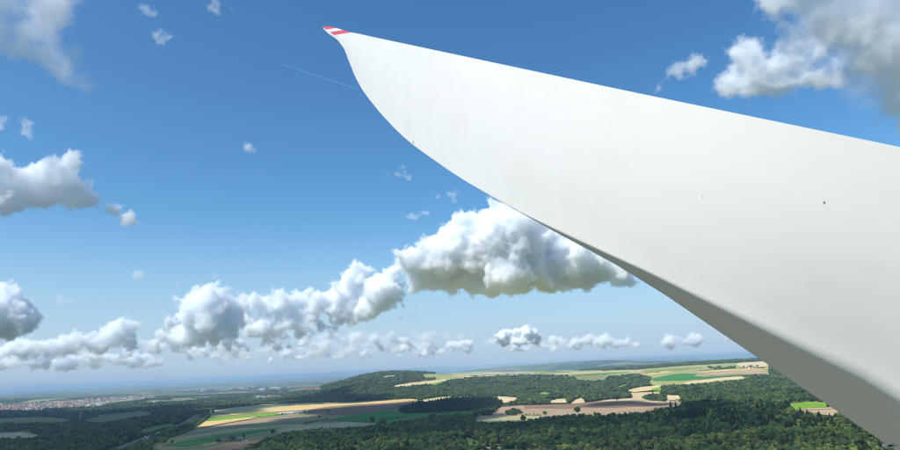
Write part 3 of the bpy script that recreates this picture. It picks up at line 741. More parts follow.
# tower crane in the left valley
M_crw = mat('crane_white', (.75, .75, .75), .5); M_crr = mat('crane_red', (.55, .06, .04), .5); M_conc = mat('concrete', (.45, .43, .40), .9)
p = wpos(80, 420.6); cr = empty('tower_crane', p); tag(cr, 'white tower crane with red jib standing in the left valley', 'crane')
b = MB()
for z in range(0, 34, 3):
    for dx, dy in ((-1, -1), (1, -1), (1, 1), (-1, 1)): b.tube((dx, dy, z), (dx, dy, z + 3), .28, 5)
    b.tube((-1, -1, z), (1, -1, z + 3), .15, 4); b.tube((1, 1, z), (-1, 1, z + 3), .15, 4); b.tube((-1, 1, z), (-1, -1, z + 3), .15, 4); b.tube((1, -1, z), (1, 1, z + 3), .15, 4)
link('mast', b.make('mast'), cr, M_crw)
b = MB(); b.tube((-9, 0, 37), (26, 0, 39), .5, 5); b.tube((-9, 1, 36), (26, 1, 38), .35, 5); b.tube((-9, -1, 36), (26, -1, 38), .35, 5)
for i in range(12): x = -8 + i * 2.8; b.tube((x, 1, 36.1 + i * .16), (x + 1.4, 0, 37.2 + i * .16), .15, 4); b.tube((x + 1.4, 0, 37.2 + i * .16), (x + 2.8, -1, 36.2 + i * .16), .15, 4)
b.tube((0, 0, 36), (0, 0, 42), .5, 5); b.tube((0, 0, 42), (20, 0, 38.8), .12, 4); b.tube((0, 0, 42), (-9, 0, 37), .12, 4)
link('jib', b.make('jib'), cr, M_crr)
link('counterweight', MB().box((-8, 0, 35.2), (3, 2.2, 2.2)).make('counterweight'), cr, M_conc)
link('cab', MB().box((1.6, 1.2, 34.6), (2, 1.6, 2.2)).make('cab'), cr, M_crw)
link('base', MB().box((0, 0, -.4), (7, 7, 1.6)).make('base'), cr, M_conc)
shed = building('site_hut', 24, 9, 4, 1.2, M_wall, M_grey, 4); shed.location = wpos(77.5, 421); tag(shed, 'flat white site building at the foot of the crane', 'building')

# traffic on the motorway
M_tyre = mat('tyre', (.03, .03, .03), .9); M_cabc = mat('cab_paint', (.7, .7, .72), .4); M_trl = mat('trailer_sheet', (.82, .82, .8), .5); M_carp = mat('car_paint', (.12, .14, .2), .3)
def road_at(s, off):
    i = int(s * (len(MWL) - 2)); a, b = MWL[i], MWL[i + 1]; q = a.lerp(b, s * (len(MWL) - 2) - i); d = (b - a).normalized()
    q = q + Vector((d.y, -d.x, 0)) * off; return (q.x, q.y, zat(q.x, q.y) + 1.34), math.atan2(d.y, d.x)
wh = MB().tube((0, -.15, 0), (0, .15, 0), .5, 12).make('wheel'); wh.materials.append(M_tyre)
def lorry():
    r = empty('lorry', (0, 0, 0)); ks = [link('cab', MB().box((6.6, 0, 2.0), (2.2, 2.4, 2.9), 0, .92).make('cab'), r, M_cabc), link('trailer', MB().box((-.9, 0, 2.35), (12.4, 2.55, 2.9)).make('trailer'), r, M_trl),
        link('windscreen', MB().box((7.72, 0, 2.5), (.06, 2.0, 1.0)).make('windscreen'), r, M_glass)]
    for x in (6.5, 2.6, -4.6, -5.9):
        for y in (-1.1, 1.1): k = link('wheel', wh, r); k.location = (x, y, .5); ks.append(k)
    note(r, *ks); return r
def car():
    r = empty('car', (0, 0, 0)); ks = [link('body', MB().box((0, 0, .65), (4.4, 1.8, .7), 0, .96).make('body'), r, M_carp), link('cabin', MB().box((-.2, 0, 1.25), (2.4, 1.6, .55), 0, .8).make('cabin'), r, M_glass)]
    for x in (1.4, -1.4):
        for y in (-.8, .8): k = link('wheel', wh, r); k.location = (x, y, .33); k.scale = (.66, .8, .66); ks.append(k)
    note(r, *ks); return r
def near_s(px):
    X = np.array([p.x for p in MWL]); Y = np.array([p.y for p in MWL]); qx, _ = project(X, Y, height(np.arctan2(X, Y), np.hypot(X, Y))); return float(np.argmin(np.abs(qx - px))) / (len(MWL) - 1)
l0, c0 = lorry(), car()
for k, (px, off, lab) in enumerate(((126, 9, 'white lorry nearest on the motorway beside the dark bush'), (144, 9, 'white lorry in the middle of the visible motorway'), (149, -9, 'white lorry on the far carriageway behind the middle one'), (162, -9, 'pale lorry farthest up the motorway before the trees'))):
    o = l0 if k == 0 else copy_tree(l0); loc, rz = road_at(near_s(px), off); o.location = loc; o.rotation_euler = (0, 0, rz + (math.pi if off < 0 else 0)); tag(o, lab, 'lorry', 'lorries on the motorway')
for k, (px, off, lab) in enumerate(((134, -9, 'dark car alone on the far carriageway'), (138, 9, 'dark car behind the middle lorry'), (155, 9, 'dark car between the two farthest lorries'))):
    o = c0 if k == 0 else copy_tree(c0); loc, rz = road_at(near_s(px), off); o.location = loc; o.rotation_euler = (0, 0, rz); tag(o, lab, 'car', 'cars on the motorway')

# ---------------------------------------------------------------- the rotor blade
VP = (268.0, 17.0); KZ = 3480.0
def pl(poly, x):
    xs = [p[0] for p in poly]; ys = [p[1] for p in poly]
    if x >= xs[-1]: return ys[-1] + (ys[-1] - ys[-2]) / (xs[-1] - xs[-2]) * (x - xs[-1])
    return float(np.interp(x, xs, ys))
OUTL = [(321, 25), (323.3, 28.8), (327.8, 33.2), (333.1, 36.8), (336.7, 39.2), (341, 44.3), (344.2, 49), (346.6, 55), (348.6, 60.5), (355, 76.5), (362, 89.5), (370, 100.5), (382, 115), (399, 133.2), (413, 145), (428, 156), (447, 169), (467, 182), (498.7, 200.6), (538.7, 223), (570.7, 240.3), (602.7, 257.3), (640, 278.3), (666.7, 296), (700, 318.7), (750, 352.5), (822, 401), (889, 446)]
CREA = [(498.7, 200.6), (533, 218.9), (568, 235.6), (597, 249), (613, 256.6), (640, 268.5), (672, 284.5), (711, 304), (767, 332), (822, 360.5), (900, 398)]
Dv = Vector(((VP[0] - 450) / F, (225 - VP[1]) / F, -1))         # blade axis in camera space
def on_plane(px, py, T):
    r = Vector(((px - 450) / F, (225 - py) / F, -1)); return r * (T.dot(Dv) / r.dot(Dv))
def cross_img(x0, y0, dx, dy, poly, maxk=600):
    k = 0.0
    f = lambda k: (y0 + dy * k) - pl(poly, x0 + dx * k)
    if f(0) >= 0: return x0, y0
    lo, hi = 0.0, 1.0
    while f(hi) < 0 and hi < maxk: hi *= 1.4
    for _ in range(50):
        m_ = (lo + hi) / 2
        if f(m_) < 0: lo = m_
        else: hi = m_
    return x0 + dx * hi, y0 + dy * hi
xts = np.r_[323.3, 324, 325, 326.5, 328, 330, 332, 334, 336, 338, 340, 342.5, 345, 347.5, 350, 353, 356, 360, 364, 369, 374, 380, 387, 394, 402, 411, 421, 432, 444, 457, 471, 487, 505, 525, 548, 574, 604, 638, 678, 724, 778, 842, 905]
Nf, Nc, Nl, Nb = 14, 8, 5, 12
secs, stripe = [], []
for x in xts:
    y = pl([(323, 26.5), (327, 26.2), (332, 26.8), (340, 29.1), (349, 31.9), (361, 34.2), (370, 36.3), (620, 89.4), (900, 147)], x)
    z = KZ / (x - VP[0])
    T = Vector(((x - 450) / F * z, (225 - y) / F * z, -z))
    dx = -.2
    cxp, cyp = cross_img(x, y, dx, 1, OUTL if x < 520 else CREA)
    if x >= 520 and cyp > pl(OUTL, cxp): cxp, cyp = cross_img(x, y, dx, 1, OUTL)
    lx, ly = cross_img(cxp, cyp, .85, 1, OUTL) if x >= 520 else (cxp, cyp)
    C = on_plane(cxp, cyp, T); Lp = on_plane(lx, ly, T)
    ch = (C - T); s = ch.length + 1e-6
    nl = Dv.normalized().cross(ch.normalized())
    if nl.x > 0: nl = -nl                                        # faces the camera side
    th = min(.17 * s + .02, .42); open_ = (Lp - C).length
    # rounded turn at the belly, then the flat underside
    rimu = float(np.interp(x, [323, 333, 345, 365], [.62, .74, .90, .97]))
    r_ = min(.04 + .13 * max(0, min(1, (x - 700) / 200)), open_ * .4)
    p0 = C - ch.normalized() * r_ * 1.3; p2 = C + (Lp - C).normalized() * r_ * .8 if open_ > 1e-4 else C
    if open_ > .03:
        lim = 1 - r_ * 1.3 / s
        pts = []
        for i in range(Nf): u = i / (Nf - 1) * lim; pts.append(T + ch * u + nl * (th * .16 * math.sin(math.pi * min(1, u / lim)) ))
        for i in range(1, Nc + 1):
            q = i / Nc; pts.append((1 - q) ** 2 * p0 + 2 * q * (1 - q) * C + q * q * p2)
    else:
        pts = []
        for i in range(Nf): u = i / (Nf - 1) * rimu; pts.append(T + ch * u + nl * (th * .16 * math.sin(math.pi * u) * min(1, s / .8)))
        for i in range(1, Nc + 1):
            u = rimu + (1 - rimu) * i / Nc; pts.append(T + ch * u + nl * (th * .16 * math.sin(math.pi * u) * min(1, s / .8)))
    for i in range(1, Nl + 1): pts.append((pts[Nf + Nc - 1]).lerp(Lp, i / Nl))
    # far side of the hollow shell
    back = -nl; tb = th * 1.25 + open_ * .55
    for i in range(1, Nb):
        u = i / Nb; base = Lp.lerp(T, u); pts.append(base + back * tb * math.sin(math.pi * u) ** .8)
    secs.append(pts)
E_ = secs[-1]
Dn = Dv.normalized(); step = (secs[-1][0] - secs[-2][0]).normalized()
for k, dd in enumerate((1.0, 2.2, 3.6, 5.4, 7.5, 9.0)):           # on past the lens towards the hub, out of frame
    secs.append([p - Dn * dd for p in E_])
secs = secs[::-1]
MW4 = cam.matrix_world
Vb = np.array([(MW4 @ p)[:] for sct in secs for p in sct]); m_ = len(secs[0]); ns = len(secs)
Fb = [(i * m_ + j, i * m_ + (j + 1) % m_, (i + 1) * m_ + (j + 1) % m_, (i + 1) * m_ + j) for i in range(ns - 1) for j in range(m_)]
Fb.append(tuple(range(m_ - 1, -1, -1))); Fb.append(tuple((ns - 1) * m_ + j for j in range(m_)))
bme = mesh('shell', Vb, Fb, True)
se = bme.attributes.new('sharp_edge', 'BOOLEAN', 'EDGE'); jl = Nf + Nc + Nl - 1
ev = np.empty(len(bme.edges) * 2, np.int32); bme.edges.foreach_get('vertices', ev); ev = ev.reshape(-1, 2) % m_
se.data.foreach_set('value', ((ev[:, 0] == ev[:, 1]) & ((ev[:, 0] == jl) | (ev[:, 0] == 0))))
# paint map: the red bands lie obliquely round the tip
at = bme.attributes.new('band', 'FLOAT', 'POINT')
bx, by = project(Vb[:, 0], Vb[:, 1], Vb[:, 2])
d_ = (np.array([list(p) for sct in secs for p in sct]) @ np.array(Dn))
bandv = by + .16 * (bx - 323) - 26.4
rimj = np.tile(np.arange(m_) >= Nf, ns)
bandv = np.where(rimj & (bx < 380), 60, bandv)
bandv = np.where(d_ < np.array(secs[-10][0] @ Dn) * 0 + 35, 99, bandv)
at.data.foreach_set('value', bandv.astype(np.float32))
M_blade = mat('blade_gelcoat', (.8, .79, .77), .42, .4); t = NT(M_blade)
co = t.add('ShaderNodeTexCoord').outputs['Object']
av = t.add('ShaderNodeAttribute'); av.attribute_name = 'band'; av = av.outputs['Fac']
mp = t.add('ShaderNodeMapping'); t.ln(co, mp.inputs['Vector'])
axis_w = (MW4.to_3x3() @ Dn); q = axis_w.to_track_quat('X', 'Z').inverted(); mp.inputs['Rotation'].default_value = q.to_euler()
mp2 = t.add('ShaderNodeMapping'); mp2.inputs['Scale'].default_value = (.12, 1.6, 1.6); t.ln(mp.outputs[0], mp2.inputs['Vector'])
mp3 = t.add('ShaderNodeMapping'); mp3.inputs['Scale'].default_value = (.08, 14, 14); t.ln(mp.outputs[0], mp3.inputs['Vector']); fines = t.noise(mp3.outputs[0], 1.0, 4, .6)
dirt = t.noise(mp2.outputs[0], 1.0, 5, .6); blot = t.noise(co, .5, 4, .6)
basec = t.ramp(t.math('ADD', t.math('MULTIPLY', fines, .16), t.math('ADD', t.math('MULTIPLY', dirt, .42), t.math('MULTIPLY', blot, .42))), [(.34, (.69, .668, .622)), (.5, (.728, .708, .665)), (.68, (.742, .724, .684))])
spk = t.add('ShaderNodeTexVoronoi', feature='F1'); spk.inputs['Scale'].default_value = 1.3; t.ln(co, spk.inputs['Vector'])
speck = t.math('LESS_THAN', spk.outputs['Distance'], .009)
basec = t.mix(t.math('MULTIPLY', speck, .55), basec, (.25, .2, .16))
def between(a, b): return t.math('MULTIPLY', t.math('GREATER_THAN', av, a), t.math('LESS_THAN', av, b))
red = t.math('ADD', between(-9, 3.7), between(6.8, 10.5), clamp=True)
basec = t.mix(red, basec, (.66, .075, .10))
t.ln(basec, t.b.inputs['Base Color'])
t.ln(t.ramp(dirt, [(.3, (.5,) * 3), (.7, (.36,) * 3)]), t.b.inputs['Roughness'])
bp = t.add('ShaderNodeBump'); bp.inputs['Strength'].default_value = .12; bp.inputs['Distance'].default_value = .02
t.ln(t.noise(mp2.outputs[0], 1.7, 3), bp.inputs['Height']); t.ln(bp.outputs[0], t.b.inputs['Normal'])
rootp = Vector(Vb[:m_].mean(0)); bl = empty('rotor_blade', rootp)
tag(bl, 'huge white wind turbine blade with red banded tip seen from its root', 'rotor blade')
sh = link('shell', bme, bl, M_blade); sh.location = -rootp
# erosion mark on the edge, drain lug at the lower rim near the root
def lug_pt(px, py, off=0.0):
    T = Vector(((905 - 450) / F, (225 - 147) / F, -1)) * (KZ / (905 - VP[0])); return MW4 @ (on_plane(px, py, T) + Dn * off)
b = MB(); c = lug_pt(896.5, 448.6); ax = (MW4.to_3x3() @ Vector((1, .05, 0))).normalized(); up = (MW4.to_3x3() @ Vector((0, 1, 0))).normalized(); fw = (MW4.to_3x3() @ Vector((0, 0, 1))).normalized()
Vt, Ft = [], []; n1, n2 = 24, 8
for i in range(n1):
    a = 2 * math.pi * i / n1
    for j in range(n2):
        g = 2 * math.pi * j / n2; rr = .040 + .014 * math.cos(g)
        Vt.append(tuple(c - rootp + ax * (rr * 1.7 * math.cos(a)) + up * (rr * .5 * math.sin(a)) + fw * (.03 * math.sin(g) - .1)))
for i in range(n1):
    for j in range(n2): Ft.append((i * n2 + j, ((i + 1) % n1) * n2 + j, ((i + 1) % n1) * n2 + (j + 1) % n2, i * n2 + (j + 1) % n2))
# lightning receptors, edge chips and a bonding seam: small fittings on the shell
def skin(si, j, out=.004):
    """a point on the shell at section SI from the tip, profile point J, and the skin's outward normal"""
    k = ns - 1 - si; P = lambda a_, b_: Vector(Vb[a_ * m_ + b_])
    p_ = P(k, j); n_ = (P(k, j + 1) - P(k, j - 1)).cross(P(k - 1, j) - P(k + 1, j)).normalized()
    if n_.dot(EYE - p_) < 0: n_ = -n_
    return p_ + n_ * out - rootp, n_
M_rec = mat('receptor_metal', (.22, .21, .2), .4, .6); M_chip = mat('bare_laminate', (.33, .22, .16), .8)
for si, j, r_ in ((41, 4, .012),):
    p_, n_ = skin(si, j); q_ = n_.to_track_quat('Z', 'Y')
    link('lightning_receptor', mesh('lightning_receptor', [tuple(p_ + q_ @ Vector((r_ * math.cos(a_ * .3927), r_ * math.sin(a_ * .3927), 0))) for a_ in range(16)], [tuple(range(16))]), bl, M_rec)
for si, j, r_ in ((27, Nf - 1, .10), (27, Nf - 2, .04), (35, 4, .013), (38, 11, .014), (39, 6, .012)):
    p_, n_ = skin(si, j, .003); q_ = n_.to_track_quat('Z', 'Y')
    link('edge_chip', mesh('edge_chip', [tuple(p_ + q_ @ Vector((r_ * rng.uniform(.5, 1.2) * math.cos(a_ * .785), r_ * rng.uniform(.3, .7) * math.sin(a_ * .785), 0))) for a_ in range(8)], [tuple(range(8))]), bl, M_chip)
link('drain_rim', mesh('drain_rim', Vt, Ft, True), bl, mat('worn_rim', (.68, .66, .64), .5))
hole = [tuple(c - rootp + ax * (.036 * math.cos(6.283 * i / 16)) + up * (.011 * math.sin(6.283 * i / 16)) - fw * .1) for i in range(16)]
link('drain_hole', mesh('drain_hole', hole, [tuple(range(16))]), bl, mat('black_hole', (.01, .01, .012), .9))

# ---------------------------------------------------------------- clouds: real vapour, lit by the sun
def vapour(name, dens, nscale, attr, thr=.8, gain=5.0, aniso=0.0, detail=6):
    m = bpy.data.materials.new(name); m.use_nodes = True; m.node_tree.nodes.clear(); t = NT(m)
    o = t.add('ShaderNodeOutputMaterial'); v = t.add('ShaderNodeVolumePrincipled')
    v.inputs['Color'].default_value = (.972, .986, 1, 1); v.inputs['Anisotropy'].default_value = aniso; v.inputs['Density Attribute'].default_value = ''
    t.ln(v.outputs[0], o.inputs['Volume'])
    if not attr: v.inputs['Density'].default_value = dens; return m
    a = t.add('ShaderNodeAttribute'); a.attribute_name = 'density'
    co = t.add('ShaderNodeTexCoord').outputs['Object']
    no = t.noise(co, nscale, 7, .7)
    r = t.add('ShaderNodeMapRange'); t.ln(no, r.inputs[0]); r.inputs[1].default_value = .3; r.inputs[2].default_value = .7; r.inputs[3].default_value = 0; r.inputs[4].default_value = thr
    d = t.math('MULTIPLY', t.math('MULTIPLY', t.math('SUBTRACT', a.outputs['Fac'], r.outputs[0]), gain, clamp=True), dens)
    t.ln(d, v.inputs['Density']); return m
def cloud(puffs, dist, od, seed, label, thr=.8, gain=3.0, kids=(8, 6), levels=2, band=.8, flat=.9, base=None, ns=.8, vox=None, grow=1.0, name='cloud', world=False, spread=.5, lift=.3):
    """puffs: (column, row, radius) read off the view, set DIST metres away; od: optical depth of one mean puff radius"""
    g = random.Random(seed); P = []
    fwd = ray(450, 225).normalized()
    for q in puffs:
        if world: P.append((Vector(q[:3]), q[3])); continue
        px, py, r = q; r *= grow; d = ray(px, py); k = g.uniform(-spread, spread); R = r / F * dist
        P.append((EYE + d.normalized() * (dist + k * R * 1.5), R))
    gr = np.random.default_rng(seed + 500)
    C0 = np.array([c[:] for c, _ in P]); R0 = np.array([R for _, R in P])
    rm = float(R0.mean()); allC, allR = [C0], [R0]; cC, cR = C0, R0
    for lv in range(levels):                        # billows upon billows
        n_ = kids[lv] if lv < len(kids) else kids[-1]
        v = gr.normal(0, 1, (len(cC), n_, 3)) * (1, 1, .9) + (0, 0, lift)
        v /= np.linalg.norm(v, axis=-1, keepdims=True)
        k_ = gr.uniform(.30, .56, (len(cC), n_))
        nc = cC[:, None] + v * (cR[:, None, None] * gr.uniform(.78, 1.02 + .08 * lv, (len(cC), n_, 1))) * (1, 1, flat)
        nr = cR[:, None] * k_
        cC, cR = nc.reshape(-1, 3), nr.ravel(); allC.append(cC); allR.append(cR)
    C_ = np.concatenate(allC); R_ = np.concatenate(allR)
    if base is not None:
        bz = (EYE + ray(*base).normalized() * dist).z
        lo = C_[:, 2] - R_ < bz; C_[lo, 2] = bz + R_[lo] * .75 - np.clip(bz - C_[lo, 2], 0, None) * .10
    vx = vox or max(rm / 14, dist * 1.0 / 683)
    k_ = R_ > vx * 1.2; C_, R_ = C_[k_], R_[k_]
    IV, IF = IC1
    V = (IV[None] * R_[:, None, None] + C_[:, None]).reshape(-1, 3)
    Fs = (IF[None] + (np.arange(len(C_)) * len(IV))[:, None, None]).reshape(-1, 3)
    o = link(name, fast_mesh(name, V, Fs, False))
    m = o.modifiers.new('union', 'REMESH'); m.mode = 'VOXEL'; m.voxel_size = vx * 1.2
    gn = bpy.data.node_groups.new('vapour', 'GeometryNodeTree')
    gn.interface.new_socket('Geometry', in_out='INPUT', socket_type='NodeSocketGeometry'); gn.interface.new_socket('Geometry', in_out='OUTPUT', socket_type='NodeSocketGeometry')
    gi, go = gn.nodes.new('NodeGroupInput'), gn.nodes.new('NodeGroupOutput')
    mv = gn.nodes.new('GeometryNodeMeshToVolume'); mv.resolution_mode = 'VOXEL_SIZE'
    mv.inputs['Voxel Size'].default_value = vx; mv.inputs['Density'].default_value = 1; mv.inputs['Interior Band Width'].default_value = rm * band
    sm = gn.nodes.new('GeometryNodeSetMaterial'); sm.inputs['Material'].default_value = vapour('cloud_vapour', od / rm, 1 / (rm * ns), True, thr, gain)
    L_ = gn.links.new
    L_(gi.outputs[0], mv.inputs['Mesh']); L_(mv.outputs[0], sm.inputs[0]); L_(sm.outputs[0], go.inputs[0])
    o.modifiers.new('vapour', 'NODES').node_group = gn
    tag(o, label, kind='stuff'); return o
CLOUDS = True
if CLOUDS:
    def mass(poly, n, r0, r1, seed, clump=0.0):
        g = random.Random(seed); xs = [p[0] for p in poly]; ys = [p[1] for p in poly]; out = []
        while len(out) < n:
            x, y = g.uniform(min(xs), max(xs)), g.uniform(min(ys), max(ys))
            if not pip(poly, np.array([x]), np.array([y]))[0]: continue
            if clump and math.sin(x * .083 + seed) + math.sin(x * .031 + 2 * seed) + .8 * math.sin(x * .21) < g.uniform(-1, 1) * 1.2 + clump - .5: continue
            out.append((x, y, g.uniform(r0, r1)))
        return out
    cloud([(412,262,18),(425,272,22),(404,262,12),(440,258,26),(462,250,30),(480,238,30),(470,272,26),(500,228,24),(520,240,32),(510,268,32),(545,250,32),(575,262,28),(600,268,22),(622,272,15),(545,278,22),(585,280,16),(490,216,14),(445,236,14),(560,232,16),(600,255,18),(630,280,9),(425,248,14),(450,280,20),(490,284,20),(520,286,18),(640,282,7)]
          + mass([(400,262),(430,240),(470,215),(500,206),(560,225),(620,262),(640,284),(600,292),(470,296),(410,282)], 40, 5, 10, 3), 9500, 4.4, 1, 'big bright cumulus with a grey base beside the blade', base=(500, 300), thr=.9, gain=5, ns=.75, band=.75, grow=1.12)
    cloud([(360,272,13),(350,282,14),(378,290,19),(392,274,11),(346,298,17),(328,303,14),(316,296,9),(370,308,15),(338,316,13),(395,286,10),(402,262,9),(385,306,10),(355,318,10),(312,310,9)] + mass([(310,300),(350,264),(365,262),(400,265),(410,290),(385,318),(330,326),(306,315)], 30, 4, 8, 4), 13500, 3.0, 2, 'bright cumulus left of the big one', thr=.95, gain=4.5, ns=.75, band=.8, grow=1.15)
    cloud([(252,300,11),(268,308,13),(285,302,13),(302,300,12),(290,318,13),(312,315,11),(262,328,12),(240,310,11),(276,332,10),(300,330,10),(322,326,9),(250,322,9)] + mass([(235,300),(255,290),(310,288),(330,310),(340,336),(290,348),(240,344)], 30, 4, 8, 5), 21500, 2.8, 3, 'broken cumulus in the middle of the cloud row', thr=1.08, gain=4.5, ns=.75, band=.8, grow=1.15)
    cloud([(195,298,11),(210,296,15),(222,305,15),(190,312,14),(208,322,17),(228,320,13),(185,330,12),(200,338,11),(232,334,10),(240,322,9),(175,340,8),(215,340,10),(160,336,7)] + mass([(150,330),(175,300),(200,285),(235,290),(250,320),(245,346),(180,350),(150,344)], 34, 4, 8, 6), 17000, 2.6, 4, 'tall broken cumulus of the cloud row', thr=1.08, gain=4.5, ns=.75, band=.8, grow=1.15)
    cloud(mass([(120,340),(260,332),(430,330),(520,336),(520,350),(300,356),(120,358)], 120, 4, 8, 51), 35500, 1.5, 52, 'pale hazy filler of far cloud along the horizon', thr=.95, gain=1.4, flat=.6, ns=.9, band=.9, grow=1.3)
    cloud(mass([(150,322),(250,318),(330,316),(345,330),(330,345),(230,352),(150,350)], 60, 4, 8.5, 31), 26500, 2.4, 34, 'loose lower puffs under the middle of the cloud row', thr=1.0, gain=3)
    cloud(mass([(-20,345),(120,338),(260,334),(420,332),(420,352),(250,356),(100,364),(-20,370)], 130, 4, 8, 7), 29500, 2.4, 33, 'soft grey veil of low cloud under the cumulus row', thr=1.0, gain=1.6, flat=.6, ns=.8)
    cloud([(118,328,12),(128,336,10),(108,340,11),(92,344,9),(75,342,9),(62,346,9),(45,350,9),(25,350,10),(8,350,9),(100,350,8),(130,346,7)] + mass([(-10,342),(50,336),(100,325),(135,325),(140,350),(60,358),(-10,362)], 40, 4, 8, 8), 24500, 2.2, 5, 'low hazy cumulus bank at the left', thr=1.08, gain=4.5, ns=.75, band=.8, grow=1.15)
    cloud([(14,303,12),(28,305,8),(4,312,18),(20,318,14),(30,326,9),(8,328,14),(-12,318,20),(4,290,7),(10,286,6)] + mass([(-20,290),(20,290),(40,305),(38,330),(-20,340)], 24, 4, 8, 9), 13000, 2.8, 6, 'cumulus with a grey base cut by the left edge', thr=.95, gain=4.5, ns=.75, band=.8, grow=1.15)
    cloud(mass([(-25,150),(5,165),(45,165),(70,152),(84,168),(84,190),(110,202),(134,212),(128,220),(95,208),(60,205),(30,205),(-25,215)], 70, 6, 12, 10) + [(66,166,9),(72,176,9),(60,178,11)], 6000, 2.2, 7, 'ragged cloud with a bright hump on the left', thr=.95, gain=4.5, ns=.75, band=.8, grow=1.15)
    cloud([(27,128,7),(30,136,6),(22,120,5),(4,118,6),(0,128,7),(24,134,6)], 6000, .9, 27, 'little puff above the ragged cloud', thr=1.0, gain=1.8, ns=.8)
    cloud(mass([(-30,-30),(80,-30),(70,12),(62,40),(80,70),(88,88),(70,86),(40,62),(-30,72)], 80, 8, 15, 11), 3600, .8, 8, 'thin grey cloud in the top left corner', thr=1.1, gain=1.5, ns=.9, grow=1.25)
    cloud(mass([(798,-30),(960,-30),(960,108),(905,105),(860,82),(850,60),(820,40)], 80, 15, 26, 12), 3300, 2.8, 9, 'heavy grey cloud in the top right corner', thr=1.0, gain=1.6, ns=.8, grow=1.25)
    cloud(mass([(776,20),(800,-20),(960,-20),(960,125),(900,118),(850,100),(800,96),(776,70)], 60, 12, 20, 44), 4900, .55, 45, 'thin torn veil of cloud round the heavy corner cloud', thr=1.15, gain=1.3, ns=1.0, band=.9, grow=1.2)
    cloud(mass([(714,98),(728,80),(732,52),(744,34),(760,42),(776,66),(790,90),(768,92),(740,92)], 46, 7, 12, 13) + mass([(752,-20),(800,-20),(802,26),(768,22)], 22, 7, 11, 14) + mass([(770,40),(830,30),(850,92),(780,92)], 34, 6, 10, 15), 4400, 2.0, 10, 'pale ragged cloud in the upper right', thr=1.05, gain=1.6, ns=.9, grow=1.3)
    cloud(mass([(658,88),(670,64),(695,52),(704,62),(690,78),(664,94)], 22, 5, 8, 16), 5200, .9, 11, 'thin wisp left of the ragged cloud', thr=1.05, gain=1.5, ns=.9, grow=1.25)
    for k, (poly, d) in enumerate((([(378,168),(392,164),(412,168),(408,180),(388,182)], 8000), ([(430,202),(442,190),(466,182),(470,192),(452,204)], 8000), ([(404,222),(412,212),(428,212),(424,222)], 9000), ([(244,144),(254,144),(254,152),(244,152)], 8000), ([(166,286),(172,276),(218,276),(218,288)], 12000),
                                 ([(200,2),(206,-10),(230,-6),(234,14),(220,18)], 5000), ([(154,44),(150,30),(166,32),(172,42)], 5000), ([(140,16),(136,6),(150,4),(156,14)], 5000), ([(52,306),(54,296),(76,296),(76,306)], 13000), ([(130,280),(132,272),(144,270),(144,278)], 12000), ([(396,320),(420,304),(430,306),(412,318)], 14000))):
        cloud(mass(poly, 9, 3, 6, 60 + k), d, .5, 40 + k, 'small wisp of cloud in the blue', thr=1.0, gain=1.5, ns=.9)
    cloud([(500,337,6),(508,333,6),(504,343,6),(516,342,6),(528,332,7),(536,334,5),(526,341,6),(540,340,4),(494,342,4)] + mass([(490,345),(500,328),(512,334),(528,322),(542,334),(542,346)], 22, 3, 5, 19), 23000, 4.5, 12, 'small bright cumulus low over the plateau', thr=.95, gain=4.5, ns=.75, band=.8, grow=1.15)
    cloud(mass([(400,344),(560,338),(760,332),(760,345),(560,350),(400,356)], 170, 3.2, 6.5, 20, clump=.2), 33000, 2.4, 13, 'low row of far small cumulus along the horizon', thr=1.0, gain=2, flat=.7)
    cloud(mass([(-20,358),(200,352),(420,346),(420,356),(200,364),(-20,374)], 170, 3, 6, 21, clump=.1), 38000, 2.2, 14, 'faint last row of cumulus in the haze', thr=1.0, gain=1.8, flat=.7)
    # the clouds above and behind, whose shade lies over the near woods and the left valley
    HC = 3600.0
    high = []  # out-of-frame clouds added so their shade greys the two corner clouds
    for px, py, d, r in ((0,50,3600,330),(30,75,3600,250),(860,30,3400,420),(900,40,3400,420),(880,80,3400,330),(930,10,3400,400)):
        q = EYE + ray(px, py).normalized() * d + SUN * 1350; high.append((q.x, q.y, q.z, r))
    cloud(high, 0, 2.2, 16, 'unseen higher clouds added to shade the corner clouds grey', world=True, levels=1, kids=(6,), flat=.5, thr=.6, gain=2.0, vox=60)
    SHADE = [[(-80,480),(-80,413),(60,411),(160,409),(198,404),(204,412),(188,430),(205,432),(255,422.5),(300,418.5),(308,412.5),(345,407.5),(400,403.5),(430,404),(470,405),(478,412),(500,419),(560,418),(600,416.8),(640,413),(672,407.5),(690,406),(705,404),(735,404),(770,410),(800,413),(860,420),(960,432),(960,490)],
             [(205,404),(260,402.8),(330,401),(352,396),(330,391),(260,394.5),(200,399)], [(214,412),(234,407),(250,406.6),(262,409),(240,413)], [(600,402.6),(650,401.6),(668,403.6),(640,405.5),(600,405)]]
    gd = random.Random(77); deck = []; rr = 620.0
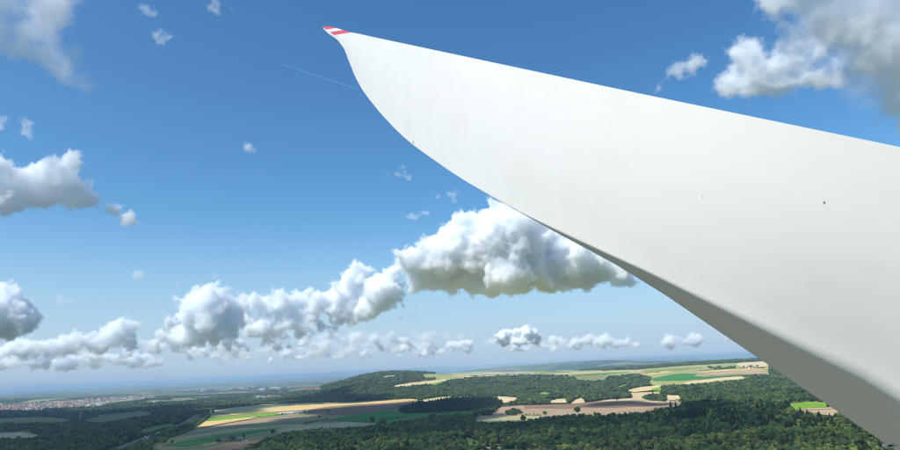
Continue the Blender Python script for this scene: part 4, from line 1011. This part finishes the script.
    while rr < 7500:
        stepm = .075 * rr if rr < 3000 else .06 * rr
        az = -46.0
        while az < 46:
            a_, r2 = math.radians(az + gd.uniform(-1, 1)), rr * gd.uniform(.98, 1.02)
            X_, Y_ = r2 * math.sin(a_), r2 * math.cos(a_); px, py = project(np.array([X_]), np.array([Y_]), np.array([zat(X_, Y_)]))
            if any(pip(pg, px, py)[0] for pg in SHADE):
                q = Vector((X_, Y_, CZ - 150)) + SUN * ((HC + 150) / SUN.z)
                cx_, cy_ = project(np.array([q.x]), np.array([q.y]), np.array([CZ + HC]))
                if math.hypot(q.x + 4500, q.y - 3930) < 1500: az += math.degrees(stepm / rr); continue
                if q.y < 0 or not (-70 < cx_[0] < 970 and cy_[0] > -70): deck.append((q.x, q.y, CZ + HC + gd.uniform(-30, 30), stepm * gd.uniform(.72, .9)))
            az += math.degrees(stepm * 1.0 / rr)
        rr += stepm
    print('deck', len(deck))
    cloud(deck, 0, 3.5, 15, 'broken cloud deck overhead shading the valley', world=True, levels=1, kids=(4,), flat=.7, thr=.45, gain=3, vox=42)

# faint vapour trail
a, b_ = EYE + ray(281, 64).normalized() * 16000, EYE + ray(357, 89).normalized() * 14500
tr = link('vapour_trail', MB().tube(a, b_, 11, 8).make('vapour_trail'), mat=vapour('trail', .006, 1, False)); tag(tr, 'faint thin vapour trail beside the blade tip', kind='stuff')

# ---------------------------------------------------------------- the air
zmin = float(Z.min()) - 1
hz = link('haze', MB().box((0, 0, (zmin + 200) / 2), (190000, 190000, 200 - zmin)).make('haze'))
mh = bpy.data.materials.new('air'); mh.use_nodes = True; mh.node_tree.nodes.clear(); t = NT(mh)
o = t.add('ShaderNodeOutputMaterial'); v = t.add('ShaderNodeVolumePrincipled'); v.inputs['Color'].default_value = (.56, .78, 1, 1)
v.inputs['Density'].default_value = 4.6e-5; v.inputs['Anisotropy'].default_value = .2; t.ln(v.outputs[0], o.inputs['Volume'])
hz.data.materials.append(mh); tag(hz, 'thin bluish haze lying over the whole landscape', kind='stuff')
